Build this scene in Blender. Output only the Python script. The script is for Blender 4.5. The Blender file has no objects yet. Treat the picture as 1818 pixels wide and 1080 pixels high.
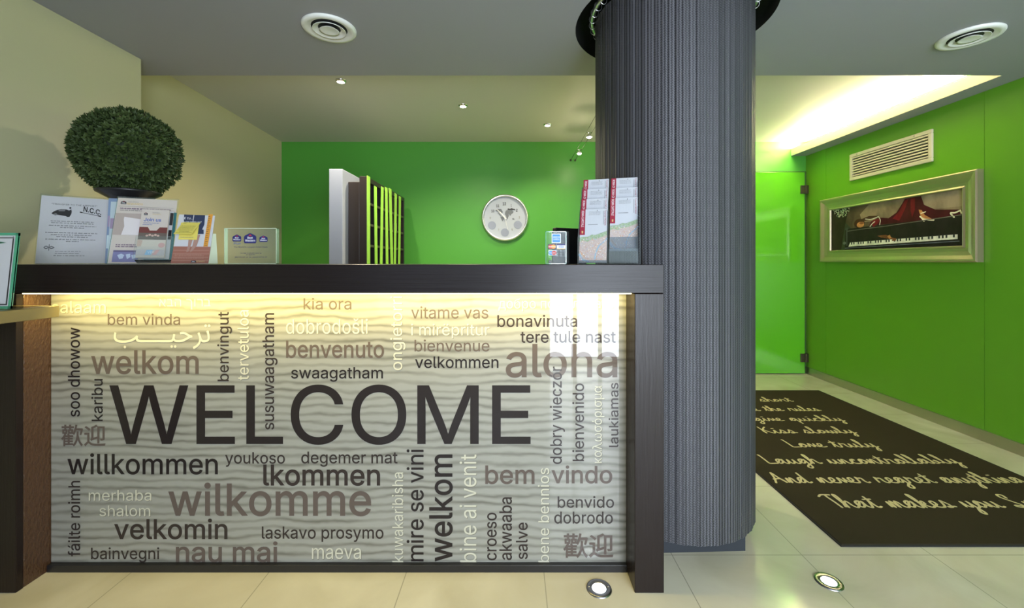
import bpy, bmesh, math, random, os
from mathutils import Vector, Matrix
from mathutils.geometry import delaunay_2d_cdt

random.seed(7)
PI = math.pi
S = bpy.context.scene
COL = S.collection

# ------------------------------------------------------------------ camera
EYE = 1.13
F, CX, CY = 750.0, 912.0, 465.0          # focal length and principal point of the lens, image 1818 x 1080
cd = bpy.data.cameras.new('camera')
cam = bpy.data.objects.new('camera', cd)
COL.objects.link(cam)
cd.sensor_width = 36.0
cd.lens = 36.0 * F / 1818.0
cd.shift_x = -(CX - 909.0) / 1818.0
cd.shift_y = -(540.0 - CY) / 1818.0
cd.clip_start = 0.02
cam.location = (0, 0, EYE)
cam.rotation_euler = (PI / 2, 0, 0)
S.camera = cam

# ------------------------------------------------------------------ world, daylight, exposure
w = bpy.data.worlds.new('world')
S.world = w
w.use_nodes = True
w.node_tree.nodes['Background'].inputs[0].default_value = (0.62, 0.75, 1.0, 1)
w.node_tree.nodes['Background'].inputs[1].default_value = 0.6
S.view_settings.view_transform = 'Standard'
S.view_settings.look = 'None'
S.view_settings.exposure = 0.42
S.cycles.diffuse_bounces = 8
S.cycles.max_bounces = 14
S.view_settings.gamma = 1.0
S.view_settings.use_curve_mapping = False


def area(name, loc, rot, sx, sy, power, color, spread=PI):
    l = bpy.data.lights.new(name, 'AREA')
    l.shape = 'RECTANGLE'
    l.size, l.size_y = sx, sy
    l.energy = power
    l.color = color
    l.spread = spread
    o = bpy.data.objects.new(name, l)
    o.location = loc
    o.rotation_euler = rot
    COL.objects.link(o)
    return o


def point(name, loc, power, color, r=0.03, parent=None, spot=None):
    l = bpy.data.lights.new(name, 'SPOT' if spot else 'POINT')
    l.energy = power
    l.color = color
    l.shadow_soft_size = r
    if spot:
        l.spot_size = spot
        l.spot_blend = 1.0
    o = bpy.data.objects.new(name, l)
    o.location = loc
    COL.objects.link(o)
    if parent:
        o.parent = parent
    return o


ZC_ = EYE + 1.072
DAY = (0.80, 0.89, 1.0)
WARM = (1.0, 0.80, 0.50)
# daylight through the glazed entrance behind the photographer
area('daylight_entrance', (0.82, -1.66, 1.06), (PI / 2, 0, 0), 0.86, 2.0, 100, DAY)
area('daylight_shopfront', (2.05, -1.66, 1.10), (PI / 2, 0, 0), 1.35, 1.9, 62, DAY)
area('daylight_side_window', (-0.75, -1.66, 1.25), (PI / 2, 0, 0), 1.6, 1.5, 8, DAY)
# fluorescent tubes lying in the cove above the soffit along the right wall
area('cove_tubes', (2.865, 3.36, ZC_ + 0.070), (PI, math.radians(-25), 0), 0.05, 1.78, 112, (1.0, 0.86, 0.50))


# ------------------------------------------------------------------ helpers
def P(px, py, Y):
    """the point of the room at depth Y that the photo shows at pixel px, py"""
    return Vector(((px - CX) / F * Y, Y, EYE + (CY - py) / F * Y))


def FL(px, py):
    Y = EYE * F / (py - CY)
    return Vector(((px - CX) / F * Y, Y, 0))


MATS = {}


def mat(name, color, rough=0.5, metal=0.0, coat=0.0, emit=None, estr=0.0, spec=None, bump=None, var=None):
    if name in MATS:
        return MATS[name]
    m = bpy.data.materials.new(name)
    m.use_nodes = True
    nt = m.node_tree
    b = nt.nodes['Principled BSDF']
    b.inputs['Base Color'].default_value = (*color, 1)
    b.inputs['Roughness'].default_value = rough
    b.inputs['Metallic'].default_value = metal
    b.inputs['Coat Weight'].default_value = coat
    b.inputs['Coat Roughness'].default_value = 0.02
    if spec is not None:
        b.inputs['Specular IOR Level'].default_value = spec
    if emit:
        b.inputs['Emission Color'].default_value = (*emit, 1)
        b.inputs['Emission Strength'].default_value = estr
    tc = None
    if bump or var:
        tc = nt.nodes.new('ShaderNodeTexCoord')
        mp = nt.nodes.new('ShaderNodeMapping')
        nz = nt.nodes.new('ShaderNodeTexNoise')
        nt.links.new(tc.outputs['Object'], mp.inputs[0])
        nt.links.new(mp.outputs[0], nz.inputs['Vector'])
        sc = (bump or var)[0]
        mp.inputs['Scale'].default_value = sc if isinstance(sc, tuple) else (sc, sc, sc)
        nz.inputs['Scale'].default_value = 1.0
        nz.inputs['Detail'].default_value = 5
    if bump:
        bp = nt.nodes.new('ShaderNodeBump')
        bp.inputs['Strength'].default_value = bump[1]
        bp.inputs['Distance'].default_value = bump[2]
        nt.links.new(nz.outputs['Fac'], bp.inputs['Height'])
        nt.links.new(bp.outputs[0], b.inputs['Normal'])
    if var:
        mx = nt.nodes.new('ShaderNodeMix')
        mx.data_type = 'RGBA'
        mx.inputs['A'].default_value = (*color, 1)
        mx.inputs['B'].default_value = (*var[1], 1)
        cr = nt.nodes.new('ShaderNodeMapRange')
        cr.inputs[1].default_value = 0.35
        cr.inputs[2].default_value = 0.65
        nt.links.new(nz.outputs['Fac'], cr.inputs[0])
        nt.links.new(cr.outputs[0], mx.inputs['Factor'])
        nt.links.new(mx.outputs['Result'], b.inputs['Base Color'])
    MATS[name] = m
    return m


def glassy(name, color=(0.96, 0.98, 0.97), amount=0.955, rough=0.03):
    """clear acrylic: mostly see-through with a mirror coat"""
    if name in MATS:
        return MATS[name]
    m = bpy.data.materials.new(name)
    m.use_nodes = True
    nt = m.node_tree
    nt.nodes.remove(nt.nodes['Principled BSDF'])
    out = nt.nodes['Material Output']
    tr = nt.nodes.new('ShaderNodeBsdfTransparent')
    tr.inputs[0].default_value = (*color, 1)
    gl = nt.nodes.new('ShaderNodeBsdfGlossy')
    gl.inputs['Roughness'].default_value = rough
    df = nt.nodes.new('ShaderNodeBsdfDiffuse')
    df.inputs[0].default_value = (0.75, 0.85, 0.82, 1)
    fr = nt.nodes.new('ShaderNodeFresnel')
    fr.inputs['IOR'].default_value = 1.12
    m1 = nt.nodes.new('ShaderNodeMixShader')
    m1.inputs[0].default_value = 1 - amount
    m2 = nt.nodes.new('ShaderNodeMixShader')
    nt.links.new(tr.outputs[0], m1.inputs[1])
    nt.links.new(df.outputs[0], m1.inputs[2])
    nt.links.new(fr.outputs[0], m2.inputs[0])
    nt.links.new(m1.outputs[0], m2.inputs[1])
    nt.links.new(gl.outputs[0], m2.inputs[2])
    nt.links.new(m2.outputs[0], out.inputs[0])
    MATS[name] = m
    return m


def mesh_obj(name, verts, faces, m, parent=None, smooth=False, fm=None):
    me = bpy.data.meshes.new(name)
    me.from_pydata([tuple(v) for v in verts], [], faces)
    for x in (m if isinstance(m, (list, tuple)) else [m]):
        me.materials.append(x)
    if fm:
        for p, i in zip(me.polygons, fm):
            p.material_index = i
    if smooth:
        for p in me.polygons:
            p.use_smooth = True
    o = bpy.data.objects.new(name, me)
    COL.objects.link(o)
    if parent:
        o.parent = parent
    return o


class MB:
    """collects simple shapes into one mesh"""
    def __init__(s):
        s.v, s.f, s.sm = [], [], []

    def add(s, vs, fs, smooth=False):
        n = len(s.v)
        s.v += [Vector(x) for x in vs]
        s.f += [[i + n for i in f] for f in fs]
        s.sm += [smooth] * len(fs)
        return s

    def box(s, x0, x1, y0, y1, z0, z1, M=None):
        vs = [Vector((x, y, z)) for z in (z0, z1) for y in (y0, y1) for x in (x0, x1)]
        if M:
            vs = [M @ v for v in vs]
        return s.add(vs, [(0, 2, 3, 1), (4, 5, 7, 6), (0, 1, 5, 4), (2, 6, 7, 3), (0, 4, 6, 2), (1, 3, 7, 5)])

    def lathe(s, prof, c=(0, 0, 0), n=48, M=None, close=False):
        vs, fs = [], []
        k = len(prof)
        for i in range(n):
            a = 2 * PI * i / n
            for r, z in prof:
                v = Vector((c[0] + r * math.cos(a), c[1] + r * math.sin(a), c[2] + z))
                vs.append(M @ v if M else v)
        for i in range(n):
            j = (i + 1) % n
            for q in range(k if close else k - 1):
                q2 = (q + 1) % k
                fs.append((i * k + q, j * k + q, j * k + q2, i * k + q2))
        return s.add(vs, fs, True)

    def tube(s, pts, r, n=8, close=False):
        pts = [Vector(p) for p in pts]
        vs, fs = [], []
        N = len(pts)
        for i, p in enumerate(pts):
            a = pts[(i - 1) % N] if (close or i > 0) else p
            b = pts[(i + 1) % N] if (close or i < N - 1) else p
            t = (b - a).normalized()
            u = t.cross(Vector((0, 0, 1)))
            if u.length < 1e-3:
                u = t.cross(Vector((0, 1, 0)))
            u.normalize()
            w_ = t.cross(u)
            for q in range(n):
                an = 2 * PI * q / n
                vs.append(p + (u * math.cos(an) + w_ * math.sin(an)) * r)
        for i in range(N if close else N - 1):
            j = (i + 1) % N
            for q in range(n):
                q2 = (q + 1) % n
                fs.append((i * n + q, j * n + q, j * n + q2, i * n + q2))
        if not close:
            fs.append(tuple(range(n)))
            fs.append(tuple(reversed(range((N - 1) * n, N * n))))
        return s.add(vs, fs, True)

    def prism(s, poly, z0, z1):
        n = len(poly)
        vs = [(x, y, z0) for x, y in poly] + [(x, y, z1) for x, y in poly]
        fs = [tuple(reversed(range(n))), tuple(range(n, 2 * n))]
        fs += [(i, (i + 1) % n, (i + 1) % n + n, i + n) for i in range(n)]
        return s.add(vs, fs)

    def build(s, name, m, parent=None, bevel=0.0, seg=2):
        o = mesh_obj(name, s.v, s.f, m, parent)
        for p, q in zip(o.data.polygons, s.sm):
            p.use_smooth = q
        bm = bmesh.new()
        bm.from_mesh(o.data)
        bmesh.ops.recalc_face_normals(bm, faces=bm.faces)
        bm.to_mesh(o.data)
        bm.free()
        if bevel:
            b = o.modifiers.new('edge', 'BEVEL')
            b.width = bevel
            b.segments = seg
            b.limit_method = 'ANGLE'
            b.angle_limit = math.radians(50)
        return o


def tag(o, label=None, cat=None, group=None, kind=None):
    if label:
        o['label'] = label
    if cat:
        o['category'] = cat
    if group:
        o['group'] = group
    if kind:
        o['kind'] = kind
    return o


def thing(name, loc, label, cat, group=None):
    o = bpy.data.objects.new(name, None)
    o.empty_display_size = 0.05
    o.location = loc
    COL.objects.link(o)
    return tag(o, label, cat, group)


def under(o, root):
    """parent a part built in room coordinates under a thing whose Empty has a plain location"""
    o.parent = root
    o.matrix_parent_inverse = Matrix.Translation(-Vector(root.location))
    return o


# ------------------------------------------------------------------ lettering
FDIR = bpy.utils.system_resource('DATAFILES', path='fonts') or ''
_fonts = {}


def font(key):
    if key not in _fonts:
        f = None
        try:
            f = bpy.data.fonts.load(os.path.join(FDIR, key)) if key else None
        except Exception:
            f = None
        _fonts[key] = f
    return _fonts[key]


SANS, HEB, ARA, BUILTIN = 'Inter.woff2', 'NotoSansHebrew-VariableFont_wdth,wght.woff2', 'NotoSansArabic-VariableFont_wdth,wght.woff2', None
_txt = {}


def text_tris(s, fk=SANS, bold=0.0, res=5):
    """outline the words, unite overlapping contours: triangles plus the ink box"""
    key = (s, fk, bold, res)
    if key in _txt:
        return _txt[key]
    c = bpy.data.curves.new('words', 'FONT')
    c.body = s
    f = font(fk)
    if f:
        c.font = f
    o = bpy.data.objects.new('words', c)
    COL.objects.link(o)
    dg = bpy.context.evaluated_depsgraph_get()
    cu = o.evaluated_get(dg).to_curve(dg)
    loops = []
    for sp in cu.splines:
        bp = sp.bezier_points
        pts = []
        n = len(bp)
        for i in range(n):
            a, b = bp[i], bp[(i + 1) % n]
            p0, p1, p2, p3 = [Vector(q[:2]) for q in (a.co, a.handle_right, b.handle_left, b.co)]
            d = (p3 - p0)
            straight = abs((p1 - p0).cross(d)) < 1e-4 and abs((p2 - p0).cross(d)) < 1e-4
            for k in range(1 if straight else res):
                t = k / res
                pts.append(p0 * (1 - t) ** 3 + p1 * 3 * t * (1 - t) ** 2 + p2 * 3 * t * t * (1 - t) + p3 * t ** 3)
        q = []
        for p in pts:
            if not q or (p - q[-1]).length > 1e-5:
                q.append(p)
        if len(q) > 2 and (q[0] - q[-1]).length < 1e-5:
            q.pop()
        if len(q) > 2:
            loops.append(q)
    o.evaluated_get(dg).to_curve_clear()
    bpy.data.objects.remove(o)
    bpy.data.curves.remove(c)
    if loops:
        big = max(loops, key=lambda l: abs(sum(a.x * b.y - b.x * a.y for a, b in zip(l, l[1:] + l[:1]))))
        sgn = 1 if sum(a.x * b.y - b.x * a.y for a, b in zip(big, big[1:] + big[:1])) > 0 else -1
    if bold:
        nl = []
        for l in loops:
            out = []
            for i, p in enumerate(l):
                d1 = (p - l[i - 1]).normalized()
                d2 = (l[(i + 1) % len(l)] - p).normalized()
                t = d1 + d2
                if t.length < 1e-4:
                    t = d1
                t.normalize()
                k = min(1.6, 1 / max(0.5, t.dot(d1)))
                out.append(p + Vector((t.y, -t.x)) * bold * sgn * k)
            nl.append(out)
        loops = nl
    vs, es = [], []
    for l in loops:
        n = len(vs)
        vs += l
        es += [(n + i, n + (i + 1) % len(l)) for i in range(len(l))]
    xs = [p.x for p in vs]
    ys = [p.y for p in vs]
    box = (min(xs), min(ys), max(xs), max(ys))
    ov, oe, of, *_ = delaunay_2d_cdt(vs, es, [], 0, 1e-6)
    keep = []
    for f in of:
        cx = sum(ov[i].x for i in f) / len(f)
        cy = sum(ov[i].y for i in f) / len(f)
        wn = 0
        for l in loops:
            for a, b in zip(l, l[1:] + l[:1]):
                if (a.y <= cy) != (b.y <= cy):
                    t = (cy - a.y) / (b.y - a.y)
                    if a.x + t * (b.x - a.x) > cx:
                        wn += 1 if b.y > a.y else -1
        if wn:
            keep.append(tuple(f))
    _txt[key] = ([(p.x, p.y) for p in ov], keep, box)
    return _txt[key]


class Art:
    """flat print made of coloured shapes on a plane: origin o, axes u and v (metres per unit), normal n"""
    def __init__(s, o, u, v, lift=0.0004, step=0.00012):
        s.o, s.u, s.v = Vector(o), Vector(u), Vector(v)
        s.n = s.u.cross(s.v).normalized()
        s.vs, s.fs, s.fm, s.ms = [], [], [], []
        s.lift, s.step, s.layer = lift, step, 0

    def _m(s, m):
        if m not in s.ms:
            s.ms.append(m)
        return s.ms.index(m)

    def raw(s, pts, faces, m, dz=0.0, wrap=1):
        z = s.lift + s.step * s.layer
        n = len(s.vs)
        s.vs += [s.o + s.u * x + s.v * y + s.n * (z + dz * (i % wrap)) for i, (x, y) in enumerate(pts)]
        i = s._m(m)
        for f in faces:
            s.fs.append([k + n for k in f])
            s.fm.append(i)

    def up(s):
        s.layer += 1
        return s

    def poly(s, pts, m):
        s.up()
        ov, _, of, *_ = delaunay_2d_cdt([Vector(p) for p in pts], [], [list(range(len(pts)))], 1, 1e-7)
        s.raw([tuple(p) for p in ov], of, m)

    def rect(s, x0, y0, x1, y1, m):
        s.up()
        s.raw([(x0, y0), (x1, y0), (x1, y1), (x0, y1)], [(0, 1, 2, 3)], m)

    def disc(s, x, y, rx, ry, m, n=24):
        s.up()
        s.raw([(x + rx * math.cos(2 * PI * i / n), y + ry * math.sin(2 * PI * i / n)) for i in range(n)], [tuple(range(n))], m)

    def text(s, t, x0, y0, x1, y1, m, fk=SANS, bold=0.0, rot=0, keep=True):
        """fit the ink of t into the box; rot=1 reads upward, -1 downward"""
        vs, fs, (a, b, c, d) = text_tris(t, fk, bold)
        if keep:
            s.up()
        pts = []
        for x, y in vs:
            p, q = (x - a) / (c - a), (y - b) / (d - b)
            if rot == 1:
                p, q = 1 - q, p
            elif rot == -1:
                p, q = q, 1 - p
            pts.append((x0 + (x1 - x0) * p, y0 + (y1 - y0) * q))
        s.raw(pts, fs, m)

    def stroke(s, pts, wd, m, smooth=6, asp=1.0):
        """a pen line of width wd through the points; asp = length of v over length of u"""
        if smooth and len(pts) > 2:
            pts = catmull(pts, smooth)
        A = [Vector((x, y * asp)) for x, y in pts]
        L, R = [], []
        for i, p in enumerate(A):
            t = (A[min(i + 1, len(A) - 1)] - A[max(i - 1, 0)])
            t = t.normalized() if t.length > 1e-9 else Vector((1, 0))
            nn = Vector((-t.y, t.x)) * wd / 2
            L.append(p + nn)
            R.append(p - nn)
        n = len(A)
        vs = [(p.x, p.y / asp) for p in L + R]
        fs = []
        for i in range(n - 1):
            for f in ((i, i + n, i + 1 + n), (i, i + 1 + n, i + 1)):
                p, q, r = [Vector(vs[k]) for k in f]
                ar = (q - p).cross(r - p)
                if abs(ar) > 1e-12:
                    fs.append(f if ar > 0 else (f[0], f[2], f[1]))
        s.raw(vs, fs, m, 1.5e-6, n)
        s.layer += .05
        for p in (A[0], A[-1]):
            s.raw([(p.x + wd / 2 * math.cos(2 * PI * k / 10), (p.y + wd / 2 * math.sin(2 * PI * k / 10)) / asp) for k in range(10)], [tuple(range(10))], m)
            s.layer += .05

    def build(s, name, parent):
        return mesh_obj(name, s.vs, s.fs, s.ms, parent, fm=s.fm)


def catmull(p, k):
    p = [Vector(x) for x in p]
    q = [p[0] * 2 - p[1]] + p + [p[-1] * 2 - p[-2]]
    out = []
    for i in range(1, len(q) - 2):
        a, b, c, d = q[i - 1:i + 3]
        for j in range(k):
            t = j / k
            out.append(0.5 * ((2 * b) + (c - a) * t + (2 * a - 5 * b + 4 * c - d) * t * t + (3 * b - 3 * c + d - a) * t ** 3))
    out.append(p[-1])
    return [(x.x, x.y) for x in out]


# ------------------------------------------------------------------ materials
GREEN = (0.070, 0.315, 0.036)
m_green = mat('green_paint', GREEN, 0.42)
m_green_panel = mat('green_panel', (0.112, 0.31, 0.018), 0.30)
m_green_glass = mat('green_lacquered_glass', (0.10, 0.42, 0.016), 0.12, coat=0.6)
m_cream = mat('cream_paint', (0.46, 0.44, 0.27), 0.6)
m_rear = mat('dark_lobby_paint', (0.06, 0.055, 0.05), 0.6)
m_ceil = mat('grey_ceiling_paint', (0.285, 0.288, 0.32), 0.6)
m_ceil2 = mat('recess_ceiling_paint', (0.56, 0.55, 0.49), 0.6)
m_white = mat('white_paint', (0.31, 0.34, 0.42), 0.5)
m_black = mat('black_paint', (0.008, 0.008, 0.009), 0.5)
m_dark = mat('dark_plastic', (0.012, 0.012, 0.014), 0.35)
m_wood = mat('wenge_horizontal', (0.009, 0.006, 0.006), 0.30, spec=0.24, bump=((3, 90, 160), 0.5, 0.002))
m_woodv = mat('wenge_upright', (0.012, 0.007, 0.006), 0.33, spec=0.27, bump=((120, 60, 8), 0.35, 0.002))
m_leather = mat('hammered_wenge', (0.060, 0.028, 0.014), 0.33, bump=((60, 110, 60), 0.9, 0.006))
m_rackwood = mat('rack_wood', (0.016, 0.011, 0.010), 0.4)
m_lime = mat('lime_strip', (0.30, 0.58, 0.075), 0.45)
m_steel = mat('brushed_steel', (0.50, 0.46, 0.40), 0.32, 1.0, bump=((4, 4, 300), 0.1, 0.001))
m_chrome = mat('chrome', (0.75, 0.76, 0.78), 0.14, 1.0)
m_alu = mat('satin_aluminium', (0.72, 0.73, 0.76), 0.28, 0.9)
m_gold = mat('champagne_frame', (0.46, 0.39, 0.25), 0.34, 0.75)
m_grille = mat('grille_beige', (0.62, 0.56, 0.42), 0.45)
m_ventw = mat('vent_white', (0.72, 0.73, 0.70), 0.4)
m_oak = mat('oiled_gold_edge', (0.19, 0.15, 0.06), 0.30, 0.25, bump=((4, 60, 90), 0.1, 0.001))
m_paper = mat('white_paper', (0.50, 0.50, 0.53), 0.6)
m_cpaper = mat('cream_paper', (0.57, 0.51, 0.46), 0.45)
m_ink = mat('black_ink', (0.02, 0.02, 0.022), 0.6)
m_gink = mat('grey_ink', (0.16, 0.16, 0.17), 0.6)
m_acryl = glassy('clear_acrylic')
m_acryl_edge = mat('acrylic_edge', (0.05, 0.31, 0.18), 0.1, coat=1.0)
m_acryl_edge2 = mat('acrylic_edge_clear', (0.62, 0.72, 0.55), 0.1, coat=1.0)
m_lamp = mat('lamp_glow', (1, 1, 1), emit=(1.0, 0.92, 0.78), estr=30)
m_led = mat('led_strip_glow', (1, 1, 1), emit=(1.0, 0.82, 0.42), estr=5)
m_lens = mat('floor_lens_glow', (1, 1, 1), 0.1, emit=(0.86, 0.93, 1.0), estr=2.2)
m_tube = mat('tube_glow', (1, 1, 1), emit=(1.0, 0.86, 0.55), estr=6)
m_mat = mat('rug_pile', (0.030, 0.024, 0.013), 0.95, spec=0.1, bump=(900, 0.6, 0.002), var=None)
m_matink = mat('rug_lettering', (0.55, 0.47, 0.25), 0.9, spec=0.1, bump=(900, 0.4, 0.002))
m_leaf = mat('box_leaf', (0.036, 0.058, 0.017), 0.55, spec=0.25)
m_leaf2 = mat('box_leaf_young', (0.062, 0.092, 0.028), 0.55, spec=0.25)


def floor_material():
    m = bpy.data.materials.new('polished_marble_tiles')
    m.use_nodes = True
    nt = m.node_tree
    N, L = nt.nodes, nt.links
    b = N['Principled BSDF']
    b.inputs['Roughness'].default_value = 0.10
    tc = N.new('ShaderNodeTexCoord')
    sx = N.new('ShaderNodeSeparateXYZ')
    L.new(tc.outputs['Object'], sx.inputs[0])

    def mth(op, a, bb=None):
        n = N.new('ShaderNodeMath')
        n.operation = op
        for i, q in enumerate((a, bb)):
            if q is None:
                continue
            if isinstance(q, (int, float)):
                n.inputs[i].default_value = q
            else:
                L.new(q, n.inputs[i])
        return n.outputs[0]
    joint = None
    for out, off in ((sx.outputs[0], 0.39), (sx.outputs[1], -1.627)):
        f = mth('FRACT', mth('DIVIDE', mth('ADD', mth('ADD', out, off), 10.0), 0.5))
        d = mth('ABSOLUTE', mth('SUBTRACT', f, 0.5))
        e = mth('GREATER_THAN', d, 0.4965)
        joint = e if joint is None else mth('MAXIMUM', joint, e)
    nz = N.new('ShaderNodeTexNoise')
    nz.inputs['Scale'].default_value = 2.3
    nz.inputs['Detail'].default_value = 8
    nz.inputs['Distortion'].default_value = 1.2
    L.new(tc.outputs['Object'], nz.inputs['Vector'])
    cr = N.new('ShaderNodeValToRGB')
    cr.color_ramp.elements[0].position = 0.3
    cr.color_ramp.elements[0].color = (0.52, 0.47, 0.33, 1)
    cr.color_ramp.elements[1].position = 0.7
    cr.color_ramp.elements[1].color = (0.66, 0.61, 0.46, 1)
    L.new(nz.outputs['Fac'], cr.inputs[0])
    mx = N.new('ShaderNodeMix')
    mx.data_type = 'RGBA'
    L.new(cr.outputs[0], mx.inputs['A'])
    mx.inputs['B'].default_value = (0.36, 0.33, 0.24, 1)
    L.new(joint, mx.inputs['Factor'])
    L.new(mx.outputs['Result'], b.inputs['Base Color'])
    return m


def sand_material():
    """printed photograph of rippled sand behind glossy glass"""
    m = bpy.data.materials.new('sand_ripple_print')
    m.use_nodes = True
    nt = m.node_tree
    N, L = nt.nodes, nt.links
    b = N['Principled BSDF']
    b.inputs['Roughness'].default_value = 0.5
    b.inputs['Coat Weight'].default_value = 0.7
    b.inputs['Coat Roughness'].default_value = 0.02
    tc = N.new('ShaderNodeTexCoord')
    mp = N.new('ShaderNodeMapping')
    mp.inputs['Scale'].default_value = (1.0, 1.0, 2.1)
    L.new(tc.outputs['Object'], mp.inputs[0])
    wv = N.new('ShaderNodeTexWave')
    wv.wave_type = 'BANDS'
    wv.bands_direction = 'Z'
    wv.wave_profile = 'SIN'
    wv.inputs['Scale'].default_value = 5.0
    wv.inputs['Distortion'].default_value = 5.0
    wv.inputs['Detail'].default_value = 3.0
    wv.inputs['Detail Scale'].default_value = 1.1
    wv.inputs['Detail Roughness'].default_value = 0.5
    L.new(mp.outputs[0], wv.inputs['Vector'])
    mp2 = N.new('ShaderNodeMapping')
    mp2.inputs['Scale'].default_value = (4.5, 1, 24)
    L.new(tc.outputs['Object'], mp2.inputs[0])
    nz = N.new('ShaderNodeTexNoise')
    nz.inputs['Scale'].default_value = 1.0
    nz.inputs['Detail'].default_value = 5
    L.new(mp2.outputs[0], nz.inputs['Vector'])
    ad = N.new('ShaderNodeMix')
    ad.data_type = 'FLOAT'
    ad.inputs[0].default_value = 0.5
    L.new(wv.outputs['Fac'], ad.inputs[2])
    L.new(nz.outputs['Fac'], ad.inputs[3])
    cr = N.new('ShaderNodeValToRGB')
    e = cr.color_ramp.elements
    e[0].position = 0.12
    e[0].color = (0.095, 0.09, 0.074, 1)
    e[1].position = 0.62
    e[1].color = (0.265, 0.262, 0.23, 1)
    k = e.new(0.32)
    k.color = (0.20, 0.196, 0.168, 1)
    L.new(ad.outputs[0], cr.inputs[0])
    L.new(cr.outputs[0], b.inputs['Base Color'])
    return m


def curtain_material():
    """knitted metal mesh: rows of tiny bright loops in upright wales"""
    m = bpy.data.materials.new('metal_mesh_fabric')
    m.use_nodes = True
    nt = m.node_tree
    N, L = nt.nodes, nt.links
    b = N['Principled BSDF']
    uv = N.new('ShaderNodeUVMap')
    sx = N.new('ShaderNodeSeparateXYZ')
    L.new(uv.outputs[0], sx.inputs[0])

    def mth(op, a, bb=None):
        n = N.new('ShaderNodeMath')
        n.operation = op
        for i, q in enumerate((a, bb)):
            if q is None:
                continue
            if isinstance(q, (int, float)):
                n.inputs[i].default_value = q
            else:
                L.new(q, n.inputs[i])
        return n.outputs[0]
    u, v = sx.outputs[0], sx.outputs[1]
    wale = mth('DIVIDE', u, 0.0125)
    zig = mth('MULTIPLY', mth('ABSOLUTE', mth('SUBTRACT', mth('FRACT', wale), 0.5)), 1.6)
    loop = mth('SINE', mth('MULTIPLY', mth('ADD', mth('DIVIDE', v, 0.0062), zig), 2 * PI))
    stripe = mth('SINE', mth('MULTIPLY', wale, 2 * PI))
    nz = N.new('ShaderNodeTexNoise')
    nz.noise_dimensions = '1D'
    nz.inputs['Scale'].default_value = 34
    nz.inputs['Detail'].default_value = 3
    L.new(u, nz.inputs['W'])
    g = mth('ADD', mth('MULTIPLY', loop, 0.42), mth('MULTIPLY', stripe, 0.20))
    g = mth('ADD', g, mth('MULTIPLY', mth('SUBTRACT', nz.outputs['Fac'], 0.5), 0.45))
    mr = N.new('ShaderNodeMapRange')
    mr.inputs[1].default_value = -0.22
    mr.inputs[2].default_value = 0.55
    L.new(g, mr.inputs[0])
    mx = N.new('ShaderNodeMix')
    mx.data_type = 'RGBA'
    mx.inputs['A'].default_value = (0.004, 0.004, 0.006, 1)
    mx.inputs['B'].default_value = (0.15, 0.15, 0.17, 1)
    L.new(mr.outputs[0], mx.inputs['Factor'])
    L.new(mx.outputs['Result'], b.inputs['Base Color'])
    b.inputs['Metallic'].default_value = 0.25
    b.inputs['Roughness'].default_value = 0.45
    bp = N.new('ShaderNodeBump')
    bp.inputs['Strength'].default_value = 0.5
    bp.inputs['Distance'].default_value = 0.002
    L.new(g, bp.inputs['Height'])
    L.new(bp.outputs[0], b.inputs['Normal'])
    return m


m_floor = floor_material()
m_sand = sand_material()
m_curtain = curtain_material()

# ------------------------------------------------------------------ the room
ZC, ZR = EYE + 1.072, EYE + 1.216         # front ceiling, recessed ceiling behind the counter
XL, XR, YB, YF, YE = -1.97, 2.96, 4.28, -1.75, 2.43
tag(MB().box(-3.0, 3.1, YF - 0.1, YB + 0.1, -0.06, 0).build('floor', m_floor), kind='structure')

# front ceiling with the round opening above the column
COLX, COLY, CR = 0.705, 1.90, 0.331
RO = 0.423
mb = MB()
n = 96
ring = [(COLX + RO * math.cos(2 * PI * i / n), COLY + RO * math.sin(2 * PI * i / n)) for i in range(n)]
x0, x1, y0, y1 = -2.45, XR + 0.1, YF - 0.1, YE
outer = []
for i in range(n):
    a = 2 * PI * i / n
    dx, dy = math.cos(a), math.sin(a)
    t = min(((x1 - COLX) / dx if dx > 1e-9 else 1e9), ((x0 - COLX) / dx if dx < -1e-9 else 1e9),
            ((y1 - COLY) / dy if dy > 1e-9 else 1e9), ((y0 - COLY) / dy if dy < -1e-9 else 1e9))
    outer.append((COLX + dx * t, COLY + dy * t))
vs = [Vector(p) for p in ring] + [Vector(p) for p in outer] + [Vector(p) for p in ((x0, y0), (x1, y0), (x1, y1), (x0, y1))]
ov, oe, of, *_ = delaunay_2d_cdt(vs, [(i, (i + 1) % n) for i in range(n)], [], 0, 1e-6)
tri = [f for f in of if (Vector((sum(ov[i].x for i in f) / len(f) - COLX, sum(ov[i].y for i in f) / len(f) - COLY))).length > RO * 0.999]
mb.add([(p.x, p.y, ZC) for p in ov], tri)
mb.add([(x0, y1, ZC), (x1, y1, ZC), (x1, y1, ZR + 0.02), (x0, y1, ZR + 0.02)], [(0, 1, 2, 3)])
o = mb.build('ceiling', m_ceil)
tag(o, kind='structure')
# black lining of the opening
o = MB().lathe([(RO, 0), (RO, 0.125), (0.0, 0.125)], (COLX, COLY, ZC), 96).build('trim_1', m_black)
tag(o, 'black round recess in the ceiling above the column', kind='structure')
tag(MB().box(-2.5, XR + 0.1, YE, YB + 0.1, ZR, ZR + 0.05).build('ceiling_recess', m_ceil2), kind='structure')
tag(MB().box(-2.5, XR + 0.1, YF - 0.1, YE - 0.01, ZR, ZR + 0.05).build('ceiling_slab', m_ceil2), kind='structure')

tag(MB().box(-2.45, XR + 0.1, YB, YB + 0.1, 0, ZR).build('wall_back', m_green), kind='structure')
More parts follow.
